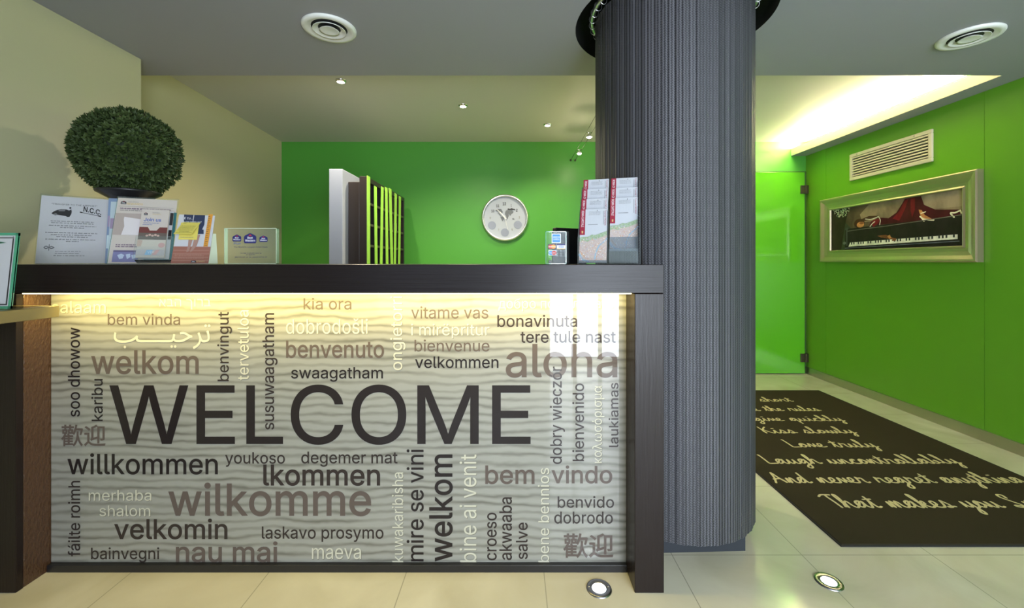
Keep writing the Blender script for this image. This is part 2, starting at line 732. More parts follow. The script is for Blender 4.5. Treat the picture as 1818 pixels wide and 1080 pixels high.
# left: front part, then a shallow step back beside the counter
tag(MB().box(XL - 0.4, XL, YF, 2.233, 0, ZC - 0.001).build('wall_left', m_cream), kind='structure')
mb = MB()
mb.prism([(-2.21, 2.234), (-2.351, YB), (-2.5, YB), (-2.5, 2.234)], 0, ZR)
tag(mb.build('wall_left_rear', m_cream), kind='structure')
# right wall of green panels with fine joints
mb = MB()
for a, b_ in ((YF, 1.20), (1.203, 2.655), (2.658, 4.005), (4.008, YB)):
    mb.box(XR, XR + 0.08, a, b_, 0, ZR)
tag(mb.build('wall_right', m_green_panel), kind='structure')
tag(MB().box(XR - 0.012, XR, YF, YB, 0, 0.072).build('baseboard_right', m_steel, bevel=0.002), 'brushed metal baseboard along green wall', kind='structure')
# soffit and upstand of the light cove
tag(MB().box(2.811, XR, YE, YB, ZC, ZC + 0.010).build('ceiling_soffit', m_ceil), 'grey soffit strip along the green wall', kind='structure')
mb = MB().box(2.81, 2.822, YE, YB, ZC + 0.0005, ZC + 0.072)
tag(mb.build('trim_2', mat('cove_plaster', (0.46, 0.43, 0.34), 0.6)), 'cream cove ledge hiding the tube lights', kind='structure')
# wall behind the photographer with a glazed entrance
mb = MB()
mb.box(-2.4, -1.56, YF - 0.1, YF, 0, ZC).box(-1.56, 0.04, YF - 0.1, YF, 0, 0.48).box(-1.56, 0.04, YF - 0.1, YF, 2.02, ZC)
mb.box(0.04, 0.36, YF - 0.1, YF, 0, ZC).box(0.36, 1.28, YF - 0.1, YF, 2.08, ZC).box(1.28, 1.36, YF - 0.1, YF, 0, ZC)
mb.box(1.36, 2.76, YF - 0.1, YF, 0, 0.14).box(1.36, 2.76, YF - 0.1, YF, 2.06, ZC).box(2.76, XR + 0.1, YF - 0.1, YF, 0, ZC)
tag(mb.build('wall_front', m_rear), kind='structure')


def window(name, a, b_, z0, z1, bars):
    mb = MB()
    t = 0.045
    mb.box(a, b_, YF + 0.10, YF + 0.14, z0, z0 + t).box(a, b_, YF + 0.10, YF + 0.14, z1 - t, z1)
    for x in [a] + bars + [b_ - t]:
        mb.box(x, x + t, YF + 0.10, YF + 0.14, z0 + t, z1 - t)
    tag(mb.build(name, m_alu), kind='structure')


window('door_2', 0.36, 1.28, 0.0, 2.08, [0.66, 0.94])
window('window_1', 1.36, 2.76, 0.14, 2.06, [1.80, 2.24])
window('window_2', -1.56, 0.04, 0.48, 2.02, [-1.02, -0.5])

# green glass door in the back wall
o = MB().box(1.70, 2.925, YB - 0.035, YB - 0.023, 0.008, 2.03).build('door_1', m_green_glass, bevel=0.002)
tag(o, 'frameless green glass door in the back corner', kind='structure')
for z in (0.165, 1.855):
    h = MB().box(2.88, 2.958, YB - 0.046, YB - 0.012, z - 0.042, z + 0.042).box(2.925, 2.936, YB - 0.052, YB - 0.046, z - 0.042, z + 0.042).build('hinge', mat('hinge_metal', (0.10, 0.085, 0.05), 0.35, 0.8), o, bevel=0.002)
tag(MB().box(1.66, 2.96, YB - 0.006, YB - 0.001, 0, 2.045).build('trim_3', mat('door_reveal', (0.03, 0.10, 0.01), 0.6)), 'dark reveal behind the green glass door', kind='structure')

# square pillar inside the mesh curtain
tag(MB().prism([(.55, 1.638), (.905, 1.650), (.905, 2.10), (.55, 2.10)], 0.0, ZC + 0.12).build('trim_4', mat('pillar_paint', (0.018, 0.022, 0.030), 0.5)), 'dark square pillar inside the mesh curtain', kind='structure')
# white partition beside the key rack
o = MB().box(-1.290, -1.196, 2.95, YB, 0, EYE + 0.649).build('wall_partition', m_white, bevel=0.003)
tag(o, 'white freestanding partition beside the pigeonhole rack', kind='structure')

# ------------------------------------------------------------------ reception counter
ct = thing('reception_counter', (-0.6, 1.5, 0), 'dark wenge reception counter with a glowing word-covered WELCOME front', 'counter')
ZT = EYE - 0.0096
ZU = EYE - 0.1075
XA, XB = -1.80, 0.5126
poly = [(XA - 0.16, 1.44), (XB, 1.44), (XB, 1.56)]
for i in range(9):                                   # notch around the column
    x = XB - (XB - 0.362) * i / 8
    poly.append((x, COLY - math.sqrt(0.372 ** 2 - (x - COLX) ** 2)))
poly += [(0.33, 1.98), (XA - 0.16, 1.98)]
under(MB().prism(poly, ZU, ZT).build('countertop', m_wood, bevel=0.002), ct)
under(MB().box(0.4128, XB, 1.44, 1.575, 0, ZU - 0.0012).build('leg', m_woodv, bevel=0.002), ct)
lg = under(MB().box(-1.80, -1.699, 1.4645, 1.96, 0, ZU - 0.0012).build('leg', m_leather, bevel=0.002), ct)
lf = MB().box(-1.80, -1.697, 1.44, 1.462, 0, ZU - 0.0012).build('leg_face', m_woodv, lg, bevel=0.002)
lf.matrix_parent_inverse = Matrix.Translation(-Vector(ct.location)) @ Matrix.Identity(4)
lf.matrix_parent_inverse = Matrix.Identity(4)
under(MB().box(-1.697, 0.4128, 1.535, 1.60, 0, 0.026).build('plinth', m_dark, bevel=0.001), ct)
YP = 1.55
pn = MB().box(-1.697, 0.4128, YP, YP + 0.02, 0.027, ZU).build('front_panel', m_sand)
under(pn, ct)
under(MB().box(-1.699, 0.41, YP + 0.021, YP + 0.045, 0.027, ZU - 0.001).build('back_board', m_woodv), ct)
under(MB().box(-1.690, 0.30, 1.62, 2.22, 0.71, 0.74).build('desk_board', m_woodv, bevel=0.003), ct)
under(MB().box(-1.60, 0.25, 2.14, 2.17, 0.0, 0.71).build('modesty_board', m_woodv), ct)
under(MB().box(-1.690, 0.405, 1.453, 1.463, ZU - 0.0035, ZU - 0.0002).build('led_strip', m_led), ct)
area('led_strip_light', (-0.64, 1.460, ZU - 0.006), (math.radians(30), 0, 0), 2.08, 0.012, 6.6, (1.0, 0.79, 0.22))

# words on the front panel, in the places measured on the photo (pixel boxes on the panel plane)
def ink(name, c):
    return mat(name, c, 0.6, coat=0.45, spec=0.2)


DK, DM, MD, LT = ink('print_black', (0.012, 0.008, 0.009)), ink('print_umber', (0.026, 0.018, 0.017)), ink('print_taupe', (0.095, 0.072, 0.062)), ink('print_cream', (0.50, 0.48, 0.38))
SHD = ink('print_drop_shadow', (0.17, 0.16, 0.125))  # drop shadow printed in colour: a dark offset copy beneath the cream words
WORDS = [
    ('salaam', 92, 535, 188, 556, LT, 0), ('bem vinda', 191.5, 557, 320, 577.5, MD, 0), ('welkom', 162, 622, 353, 665, MD, .006),
    ('kia ora', 539, 529, 624, 550, MD, 0), ('dobrodošli', 508, 566, 653, 593, LT, 0), ('benvenuto', 508, 605, 682, 636, MD, .006),
    ('swaagatham', 517, 652, 680, 678, DK, 0), ('vitame vas', 730, 544, 867, 566, MD, 0), ('i mirëpritur', 730, 575, 869, 601, LT, 0),
    ('bienvenue', 736, 603, 869, 624.5, MD, 0), ('velkommen', 737, 633, 885, 654, DK, 0), ('добро пожаловать', 885, 530, 1090, 553, LT, 0),
    ('bonavinuta', 883, 559, 1025, 581, DM, 0), ('tere tule nast', 924, 588, 1093, 609, DM, 0), ('aloha', 898, 611, 1096, 671, MD, .004),
    ('WELCOME', 194.5, 683, 942, 790, DK, 0), ('willkommen', 120, 805, 387, 843, DK, .002), ('youkoso', 400, 803, 506, 829, DM, 0),
    ('degemer mat', 535, 802, 706, 829, DM, 0), ('lkommen', 467.5, 825, 675, 863, DM, .006), ('merhaba', 158, 870, 269, 889.5, LT, 0),
    ('shalom', 177, 897.5, 267, 917, LT, 0), ('wilkomme', 299, 857, 659, 917, MD, .006), ('velkomin', 203, 921, 404, 958, DM, .004),
    ('laskavo prosymo', 465, 935, 681, 962.5, DM, 0), ('bainvegni', 162, 972, 283, 999, DM, 0), ('nau mai', 312.5, 961.5, 493, 999, MD, .008),
    ('maeva', 554, 973, 641, 993, LT, 0), ('bem', 861.5, 826.5, 949, 860, MD, .006), ('vindo', 979, 826.5, 1087, 859, MD, .006),
    ('benvido', 990, 881, 1090, 902, DM, 0), ('dobrodo', 984, 908.5, 1088, 930, DM, 0)]
UPS = [
    ('soo dhowow', 121, 581.5, 142.5, 740, DK), ('karibu', 162.5, 673, 183, 748, DK), ('benvingut', 386, 554, 412, 677, DM),
    ('tervetuloa', 422, 551, 442, 675, LT), ('susuwaagatham', 466, 556, 493, 763, DM), ('ongietorri', 693, 526, 720, 657.5, LT),
    ('dobry wieczór', 976, 651, 1003, 824, DM), ('bienvenido', 1016, 681, 1037, 819, DM), ('καλωσόρισμα', 1051, 685, 1073, 822, LT),
    ('laukiamas', 1080.5, 680, 1098, 794, DM), ('fáilte roimh', 121, 854, 143, 988, DM), ('kuwakaribisha', 696, 839, 716, 998, LT),
    ('mire se vini', 722, 798, 752.5, 997, DK), ('welkom', 762, 807, 804, 997, DK), ('bine ai venit', 816, 807, 846, 998, LT),
    ('croeso', 865, 910.5, 882, 995, DM), ('akwaaba', 886.5, 883, 909, 994.5, DM), ('salve', 916, 928, 937, 993, DM), ('bene bennios', 955, 831, 975, 998, LT)]
k = YP / F
art = Art((-CX * k, YP, EYE + CY * k), (k, 0, 0), (0, 0, k), lift=0.0005, step=0.00001)
for t, a, b_, c, d, m, bo in WORDS:
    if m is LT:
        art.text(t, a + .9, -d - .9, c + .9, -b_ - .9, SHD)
    art.text(t, a, -d, c, -b_, m, bold=bo + (.004 if t == 'WELCOME' else .006 if m is DK or m is DM else .004 if m is MD else 0))
for t, a, b_, c, d, m in UPS:
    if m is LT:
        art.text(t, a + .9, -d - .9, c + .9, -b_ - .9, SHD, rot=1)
    art.text(t, a, -d, c, -b_, m, rot=1, bold=.010 if t == 'welkom' else .006 if m in (DK, DM) else 0)
art.text('歡迎', 109, -793, 188, -754, MD, fk=BUILTIN, bold=.012)
art.text('歡迎', 1000, -991, 1089, -947, MD, fk=BUILTIN, bold=.012)
art.text('\u05d0\u05d1\u05d4 \u05da\u05d5\u05e8\u05d1', 283, -549.5, 374.5, -531, LT, fk=HEB)
art.text('\ufe90\u0640\u0640\u0640\u0640\ufef4\ufea3\ufeae\ufe97', 202.5, -620, 374, -576, LT, fk=ARA)
lt = art.build('lettering', pn)
lt.matrix_parent_inverse = Matrix.Identity(4)

# ------------------------------------------------------------------ side table and framed notice at the left edge
st = thing('side_table', (-1.75, 1.2, 0), 'narrow gold edged side table standing against the left end of the counter', 'table')
zt = EYE - 77.6 * 1.44 / F
under(MB().box(XL + 0.006, -1.548, 0.72, 1.4395, zt - 0.039, zt).build('tabletop', m_oak, bevel=0.002), st)
under(MB().box(XL + 0.01, -1.80, 0.76, 0.80, 0, zt - 0.039).build('leg', m_black), st)
under(MB().box(XL + 0.01, -1.84, 1.395, 1.435, 0, zt - 0.039).build('leg', m_black), st)

fs = thing('desk_sign', (-1.66, 1.33, zt), 'green edged acrylic notice stand on the side table, cut by the left border', 'sign')
O_, U_, V_ = Vector((-1.752, 1.325, zt + 0.001)), Vector((0.174, 0.0, 0)), Vector((0, 0.022, 0.240))


def plate(name, o, u, v, th, m, parent, inset=(0, 0, 1, 1)):
    o, u, v = Vector(o), Vector(u), Vector(v)
    nn = u.cross(v).normalized() * th
    a, b_, c, d = inset
    q = [o + u * a + v * b_, o + u * c + v * b_, o + u * c + v * d, o + u * a + v * d]
    return under(MB().add(q + [p - nn for p in q], [(0, 1, 2, 3), (7, 6, 5, 4), (0, 4, 5, 1), (1, 5, 6, 2), (2, 6, 7, 3), (3, 7, 4, 0)]).build(name, m), parent)


def edges(o, u, v, th, wd, m, name, parent, lift=0.0):
    """the four coloured rims of an acrylic sheet"""
    o, u, v = Vector(o), Vector(u), Vector(v)
    nn = u.cross(v).normalized()
    uu, vv = u.normalized() * wd, v.normalized() * wd
    mb = MB()
    for a, du, dv in ((o, u, vv), (o + v - vv, u, vv), (o, uu, v), (o + u - uu, uu, v)):
        q = [a, a + du, a + du + dv, a + dv]
        mb.add([p + nn * lift for p in q] + [p - nn * th for p in q], [(0, 1, 2, 3), (7, 6, 5, 4), (0, 4, 5, 1), (1, 5, 6, 2), (2, 6, 7, 3), (3, 7, 4, 0)])
    return under(mb.build(name, m), parent)


def on(parent, art, name):
    return under(art.build(name, parent), parent) if parent.type == 'EMPTY' else art.build(name, parent)


plate('sheet', O_, U_, V_, 0.003, m_paper, fs)
edges(O_ - U_ * 0.0, U_, V_, 0.005, 0.0085, m_acryl_edge, 'rim', fs, 0.001)
a = Art(O_, U_, V_)
a.rect(0.07, 0.05, 0.93, 0.065, m_ink)
a.rect(0.905, 0.05, 0.93, 0.95, m_ink)
a.rect(0.07, 0.925, 0.93, 0.945, m_gink)
a.poly([(0.30, 0.87), (0.55, 0.84), (0.80, 0.87), (0.55, 0.90)], m_acryl_edge)
a.poly([(0.55, 0.855), (0.80, 0.87), (0.55, 0.885)], m_ink)
on(fs, a, 'print')
plate('foot', O_ + Vector((0, 0.0, 0)), U_, Vector((0, 0.09, 0.0)), 0.002, m_acryl, fs)

# ------------------------------------------------------------------ papers and leaflets on the counter
def frame3(bl, br, tl):
    o = P(*bl)
    o.z = ZT + 0.003
    b_ = P(*br)
    b_.z = o.z
    return o, b_ - o, P(*tl) - o


def holder(root, o, u, v, th=0.003):
    plate('holder_back', o - Vector(v).cross(Vector(u)).normalized() * -0.004, u, v, 0.003, m_acryl, root, (-.02, 0, 1.02, 1.03))
    foot = Vector((-u.y, u.x, 0)).normalized()
    if foot.y < 0:
        foot = -foot
    plate('holder_foot', Vector(o) + foot * 0.002 - Vector((0, 0, 0.0005)), u, foot * 0.10, 0.002, m_acryl, root)


# airport transfer notice
o, u, v = frame3((62, 469, 1.62), (187, 469, 1.74), (74, 347, 1.70))
r = thing('notice_stand', o, 'white airport transfer notice with a small black car, left of the leaflets', 'sign')
holder(r, o, u, v)
plate('sheet', o, u, v, 0.002, m_paper, r)
a = Art(o, u, v)
a.text('“TRANSFER TO THE AIRPORT”', 0.15, 0.868, 0.83, 0.892, m_ink)
a.poly([(0.16, 0.735), (0.19, 0.765), (0.24, 0.79), (0.29, 0.805), (0.37, 0.805), (0.41, 0.79), (0.44, 0.81), (0.45, 0.775), (0.445, 0.735), (0.42, 0.69), (0.38, 0.70), (0.26, 0.715), (0.18, 0.72)], m_ink)
a.poly([(0.255, 0.785), (0.295, 0.797), (0.36, 0.797), (0.345, 0.775), (0.26, 0.772)], m_gink)
a.disc(0.22, 0.722, 0.022, 0.017, m_gink, 14)
a.disc(0.395, 0.712, 0.028, 0.022, m_ink, 14)
a.disc(0.425, 0.83, 0.016, 0.014, m_ink, 12)
bx = Art(o + u * 0.60 + v * 0.79, u * 0.985 - v * 0.16, v * 0.96 + u * 0.05)
bx.text('N.C.C.', 0.02, 0.0, 0.30, 0.085, m_ink, bold=.02)
bx.rect(-0.02, -0.025, 0.29, -0.017, m_ink)
bx.rect(-0.03, -0.030, 0.01, -0.012, m_ink)
bx.rect(0.25, -0.030, 0.30, -0.012, m_ink)


def lines(art, rows, m, seed=0):
    """rows of tiny unreadable print: short word-long dashes"""
    rnd = random.Random(seed)
    for x0, x1, y, h in rows:
        x = x0
        while x < x1:
            wd = min(rnd.uniform(0.02, 0.075), x1 - x)
            q = x
            while q < x + wd - 0.004:
                art.rect(q, y + rnd.uniform(-.1, .1) * h, q + 0.0065, y + h * rnd.uniform(.75, 1.0), m)
                art.layer -= 1
                q += 0.0095
            x += wd + 0.012
    art.up()


lines(a, [(.16, .80, .615, .014), (.17, .79, .588, .014), (.14, .83, .548, .014), (.30, .65, .520, .014), (.10, .86, .442, .014), (.18, .78, .410, .014), (.26, .72, .382, .014),
          (.11, .83, .342, .014), (.40, .58, .316, .014), (.26, .62, .168, .011), (.26, .62, .138, .011), (.24, .68, .105, .012)], m_gink, 3)
a.stroke([(.10, .228), (.13, .245), (.17, .228), (.20, .242), (.24, .228)], .012, m_gink)
a.stroke([(.10, .226), (.13, .210), (.17, .228), (.20, .212), (.24, .226)], .012, m_gink)
a.stroke([(.17, .185), (.17, .27)], .010, m_gink, 0)
on(r, a, 'print')
on(r, bx, 'heading')

# bluish leaflets showing in the gap between the two stands
for i, (x, c) in enumerate(((186, (0.22, 0.30, 0.46)), (190, (0.50, 0.60, 0.66)))):
    o, u, v = frame3((x, 469, 1.705 - i * .012), (x + 20, 469, 1.715 - i * .012), (x + 7, 352 + 6 * i, 1.79 - i * .012))
    r = thing('leaflet', o, 'pale blue leaflet wedged between the airport notice and the big poster' if i else 'slate blue leaflet showing past the right edge of the airport notice', 'leaflet')
    plate('cover', o, u, v, 0.004, mat('leaflet_blue_%s' % 'ab'[i], c, 0.5), r)
    a = Art(o, u, v)
    a.rect(.05, .55, .95, .72, mat('leaflet_mauve', (.36, .28, .42), .5))
    a.rect(.05, .22, .95, .42, mat('leaflet_sky', (.55, .68, .74), .5))
    on(r, a, 'print')

# big rewards poster
NAVY, REDB, YEL, BLUE = mat('navy_ink', (.020, .022, .14), .5), mat('red_ink', (.42, .03, .06), .5), mat('yellow_ink', (.62, .46, .20), .5), mat('blue_ink', (.02, .10, .42), .5)
WHT = mat('white_ink', (.75, .75, .78), .5)


def crest(art, x, y, wd, h, dark=None):
    """blue badge with a curved crown top, red touch and two lines of white words"""
    dark = dark or NAVY
    pts = [(x - wd / 2, y - h * .38), (x - wd * .44, y - h / 2), (x + wd * .44, y - h / 2), (x + wd / 2, y - h * .38), (x + wd / 2, y + h * .12)]
    pts += [(x + wd * .44, y + h * .26), (x + wd * .22, y + h * .38), (x + wd * .10, y + h * .47), (x, y + h / 2), (x - wd * .10, y + h * .47), (x - wd * .22, y + h * .38), (x - wd * .44, y + h * .26), (x - wd / 2, y + h * .12)]
    art.poly(pts, dark)
    art.poly([(x - wd * .13, y + h * .20), (x + wd * .13, y + h * .20), (x + wd * .09, y + h * .33), (x, y + h * .38), (x - wd * .09, y + h * .33)], REDB)
    art.text('Best', x - wd * .22, y - h * .07, x + wd * .22, y + h * .15, WHT, bold=.02)
    art.text('Western', x - wd * .41, y - h * .34, x + wd * .41, y - h * .12, WHT, bold=.02)


o, u, v = frame3((191, 469, 1.60), (303, 469, 1.68), (210, 351, 1.70))
r = thing('poster_stand', o, 'large cream loyalty poster in an acrylic stand below the topiary ball', 'sign')
holder(r, o, u, v)
plate('sheet', o, u, v, 0.002, m_cpaper, r)
a = Art(o, u, v)
crest(a, .10, .925, .09, .05, m_dark)
a.text('Best Western', .18, .935, .35, .947, m_gink)
a.text('REWARDS', .155, .892, .42, .922, YEL, bold=.01)
a.rect(.03, .862, .95, .865, m_gink)
lines(a, [(.06, .90, .822, .020)], mat('plum_ink', (.14, .07, .16), .6), 5)
lines(a, [(.06, .66, .796, .014)], m_gink, 6)
TAUPE, LIN = mat('poster_taupe', (.42, .35, .32), .5), mat('poster_linen', (.70, .65, .66), .5)
a.rect(.0, .42, .50, .755, TAUPE)
a.poly([(.14, .42), (.17, .55), (.145, .66), (.15, .70), (.22, .69), (.5, .66), (.5, .42)], LIN)
lines(a, [(.08, .40, .265, .016), (.08, .44, .238, .016)], mat('plum_ink', (.14, .07, .16), .6), 8)
CARD = mat('poster_card_blue', (.22, .22, .40), .4)
a.rect(.06, .02, .46, .19, CARD)
a.rect(.06, .165, .46, .19, mat('poster_card_band', (.14, .12, .22), .4))
for q in ([(.13, .12), (.19, .14), (.24, .12), (.22, .07), (.17, .06)], [(.26, .13), (.33, .14), (.34, .09), (.29, .06)], [(.35, .12), (.43, .13), (.42, .08), (.37, .06)]):
    a.poly(q, mat('map_pale_blue', (.50, .58, .72), .5))
on(r, a, 'print')
# pocket for leaflets on the poster stand
po = o + u * .52 - Vector((u.y, -u.x, 0)).normalized() * -0.002
nf = Vector(u).cross(Vector(v)).normalized()
pk = MB()
plate('leaflet_pocket', o + u * .43 + nf * .032, u * .62, v * .36, 0.002, m_acryl, r)
plate('pocket_floor', o + u * .46 + nf * .002, u * .60, nf * .030, 0.002, m_acryl, r)
# leaflets in the pocket
for i, (dx, dn, lab, m) in enumerate(((.10, .006, 'teal backed leaflet peeping out at the pocket right side', mat('leaflet_teal', (.03, .16, .18), .5)),
                                      (.06, .014, 'white leaflet between the teal leaflet and the front membership leaflet', m_paper),
                                      (.0, .026, 'Join us leaflet in front of the poster with a picture of red armchairs', m_cpaper))):
    lo = o + u * (.46 + dx) + v * .045 + nf * dn
    lu, lv = u * .46, v * .74
    rr = thing('leaflet', lo, lab, 'leaflet', 'leaflets in the poster stand pocket')
    plate('cover', lo, lu, lv, 0.003, m, rr)
    if i == 1:
        q = Art(lo, lu, lv)
        q.rect(.88, .70, 1.0, .97, m_ink)
        q.rect(.88, .40, 1.0, .60, m_dark)
        on(rr, q, 'print')
    if i == 2:
        q = Art(lo, lu, lv)
        crest(q, .16, .90, .13, .055, m_dark)
        q.text('Best Western', .40, .92, .66, .938, m_gink)
        q.text('REWARDS', .40, .885, .70, .905, YEL)
        q.text('Join us', .12, .74, .74, .815, BLUE, bold=.01)
        lines(q, [(.12, .68, .70, .014), (.10, .44, .665, .014)], BLUE, 4)
        q.rect(.0, .36, 1, .62, mat('leaflet_wine', (.16, .045, .04), .5))
        q.poly([(.30, .62), (.72, .62), (.62, .55), (.38, .55)], m_cpaper)
        q.rect(.0, .36, 1, .50, mat('leaflet_umber', (.13, .10, .085), .5))
        for j in range(5):
            q.disc(.30 + j * .10, .44 + .02 * (j % 2), .05, .022, mat('leaflet_blush', (.55, .38, .32), .5), 10)
        q.rect(.0, .22, 1, .36, mat('leaflet_sand', (.62, .54, .47), .5))
        q.poly([(.0, .22), (.14, .22), (.18, .34), (.0, .36)], mat('leaflet_blush', (.55, .38, .32), .5))
        q.disc(.86, .25, .12, .05, mat('leaflet_rose', (.62, .36, .34), .5), 16)
        q.rect(.0, .04, 1, .16, mat('leaflet_pinkgrey', (.50, .45, .46), .5))
        q.poly([(.30, .05), (.52, .05), (.58, .15), (.36, .15)], mat('leaflet_sky2', (.25, .45, .66), .5))
        q.text('VIP', .40, .08, .62, .13, WHT)
        q.poly([(.56, .05), (.70, .05), (.82, .15), (.68, .15)], mat('leaflet_rose', (.62, .36, .34), .5))
        on(rr, q, 'print')

# picture card stand with barefoot legs, sticky notes on it
o, u, v = frame3((303, 469, 1.53), (370, 469, 1.57), (318, 381, 1.60))
r = thing('card_stand', o, 'small card stand with a barefoot person and orange ruler, wooden floor picture', 'sign')
plate('card', o, u, v, 0.002, mat('card_grey', (.52, .52, .55), .5), r)
bk = Vector((-u.y, u.x, 0)).normalized()
plate('easel', o + u * .99, (u * .22 + bk * 0.02), v * .62 - u * .16, 0.002, mat('card_pale_back', (.62, .68, .50), .5), r)
plate('easel_foot', o + bk * .003, u, bk * 0.10, 0.002, mat('card_pale_back', (.62, .68, .50), .5), r)
a = Art(o, u, v)
JEAN, SKIN, FLR = mat('card_denim', (.022, .032, .075), .5), mat('card_skin', (.36, .21, .17), .5), mat('card_plank', (.30, .12, .085), .5)
a.rect(0, 0, 1, .34, FLR)
for yy in (.06, .12, .19, .26):
    a.rect(.02, yy, .98, yy + .006, mat('card_plank_light', (.45, .26, .20), .5))
a.poly([(.14, 1), (.72, 1), (.74, .80), (.66, .60), (.34, .58), (.20, .72), (.16, .86)], JEAN)
a.rect(.40, .86, .42, 1, mat('card_grey', (.52, .52, .55), .5))
a.poly([(.62, .70), (.74, .69), (.76, .60), (.64, .60)], JEAN)
a.poly([(.36, .58), (.50, .58), (.46, .36), (.42, .24), (.36, .22), (.38, .36)], SKIN)
a.poly([(.53, .58), (.67, .58), (.62, .36), (.52, .25), (.46, .22), (.50, .36)], SKIN)
ORG = mat('ruler_orange', (.62, .27, .035), .5)
a.poly([(.80, .34), (.92, .34), (.94, 1.02), (.82, 1.02)], ORG)
for i in range(16):
    a.rect(.825, .365 + i * .04, .875 if i % 2 else .90, .372 + i * .04, m_ink)
a.text('E tu...', .17, .895, .42, .945, WHT)
a.text('a che livello sei?', .16, .825, .66, .862, WHT)
lines(a, [(.08, .80, .165, .012), (.08, .86, .14, .012), (.08, .86, .095, .012)], mat('card_plank_light', (.45, .26, .20), .5), 9)
crest(a, .60, .035, .13, .05, m_dark)
a.text('REWARDS', .68, .02, .90, .05, YEL)
on(r, a, 'print')
YN = mat('sticky_yellow', (.66, .56, .115), .6)
nf2 = Vector(u).cross(Vector(v)).normalized()
no, nu, nv = o + u * .10 + v * .475 + nf2 * .003, u * .50, v * .35
r1 = thing('sticky_note', no, 'yellow sticky note flat on the card stand, under a curling one', 'note', 'sticky notes on the card stand')
plate('paper', no, nu, nv, 0.0006, YN, r1)
a = Art(no, nu, nv)
lines(a, [(.1, .8, .12, .03)], m_gink, 1)
on(r1, a, 'print')
no = o + u * .02 + v * .535 + nf2 * .026
nu, nv = u * .48, v * .29 + u * .14 - nf2 * .020
r2 = thing('sticky_note', no, 'yellow sticky note with handwritten lines curling off the card stand', 'note', 'sticky notes on the card stand')
plate('paper', no, nu, nv, 0.0006, YN, r2)
a = Art(no, nu, nv)
lines(a, [(.06, .95, .10, .03), (.22, .76, .19, .035), (.08, .9, .32, .025), (.08, .9, .41, .025), (.08, .9, .50, .025), (.08, .9, .59, .025), (.08, .9, .68, .025), (.08, .26, .87, .04)], m_ink, 2)
on(r2, a, 'print')

# clear block with three blue badges
o = Vector((P(398, 469, 1.70).x, 1.70, ZT + 0.001))
u, v = Vector((P(491, 469, 1.70).x - o.x, 0, 0)), Vector((0, 0, P(0, 405, 1.70).z - o.z))
r = thing('acrylic_block', o, 'clear acrylic block with three blue hotel badges on the counter', 'sign')
plate('block', o, u, v, 0.018, m_acryl, r)
edges(o, u, v, 0.018, 0.0022, m_acryl_edge2, 'polished_rim', r, 0.0004)
a = Art(o, u, v, lift=.0008)
crest(a, .245, .72, .165, .19)
crest(a, .50, .715, .235, .28)
crest(a, .755, .70, .155, .18)
a.text('Plus', .19, .54, .32, .60, BLUE)
a.text("The World's Largest Hotel Chain", .19, .435, .83, .49, NAVY)
lines(a, [(.32, .72, .29, .022), (.43, .60, .245, .022), (.21, .82, .18, .022)], NAVY, 12)
on(r, a, 'print')

# payment badges stand
o = Vector((P(968.5, 469, 1.60).x, 1.60, ZT + 0.001))
u, v = Vector((P(1005.5, 469, 1.60).x - o.x, 0, 0)), Vector((0, 0, P(0, 411, 1.60).z - o.z))
r = thing('payment_sign', o, 'small clear sign with blue and red payment card badges', 'sign')
plate('sheet', o, u, v, 0.004, m_acryl, r)
edges(o, u, v, 0.004, 0.0022, m_acryl_edge, 'rim', r, 0.0004)
plate('foot', o + Vector((0, .002, 0)), u, Vector((0, .05, 0)), 0.002, m_acryl, r)
a = Art(o, u, v)
AMX = mat('badge_blue', (.03, .22, .55), .5)
a.rect(.30, .645, .735, .93, WHT)
a.rect(.33, .665, .705, .91, AMX)
a.text('AMERICAN', .36, .80, .68, .85, WHT)
a.text('EXPRESS', .38, .73, .66, .78, WHT)
a.rect(.12, .455, .50, .61, mat('badge_navy', (.03, .03, .08), .5))
a.disc(.24, .532, .115, .066, mat('badge_red', (.50, .04, .03), .5))
a.disc(.38, .532, .115, .066, mat('badge_orange', (.68, .30, .03), .5))
a.text('MasterCard', .15, .51, .47, .555, WHT)
a.rect(.55, .455, .94, .61, WHT)
a.rect(.55, .575, .94, .61, NAVY)
a.rect(.55, .455, .94, .48, YEL)
a.text('VISA', .62, .49, .88, .565, BLUE, bold=.02)
a.rect(.14, .265, .52, .42, WHT)
a.disc(.255, .342, .115, .066, mat('badge_cyan', (.03, .25, .55), .5))
a.disc(.405, .342, .115, .066, mat('badge_red', (.50, .04, .03), .5))
a.text('Maestro', .17, .32, .49, .365, WHT)
on(r, a, 'print')

# card terminal behind that sign, small screen behind it
bx0 = P(988, 0, 1.72).x
r = thing('card_terminal', (bx0 + .02, 1.72, ZT), 'dark grey card terminal standing behind the payment badges', 'terminal')
M = Matrix.Translation((bx0 + .012, 1.70, ZT + .001)) @ Matrix.Rotation(math.radians(-9), 4, 'X')
under(MB().box(-.030, .040, 0, .030, 0, .135, M).build('body', mat('terminal_grey', (.035, .037, .042), .4), bevel=.004), r)
under(MB().box(-.022, .032, -.0015, .001, .085, .125, M).build('screen', mat('terminal_screen', (.02, .03, .035), .15), bevel=.001), r)
kb = MB()
for i in range(5):
    for j in range(3):
        kb.box(-.016 + j * .016, -.006 + j * .016, -.003, .001, .030 + i * .010, .036 + i * .010, M)
under(kb.build('keypad', mat('terminal_keys', (.30, .31, .34), .5)), r)
r = thing('pen_cup_clip', (P(977, 0, 1.66).x, 1.66, ZT), 'tiny black clip standing behind the payment badges at lower left', 'clip')
r.name = 'bulldog_clip'
under(MB().box(P(974, 0, 1.66).x, P(980, 0, 1.66).x, 1.655, 1.667, ZT + .0005, ZT + .017).build('body', m_dark, bevel=.002), r)

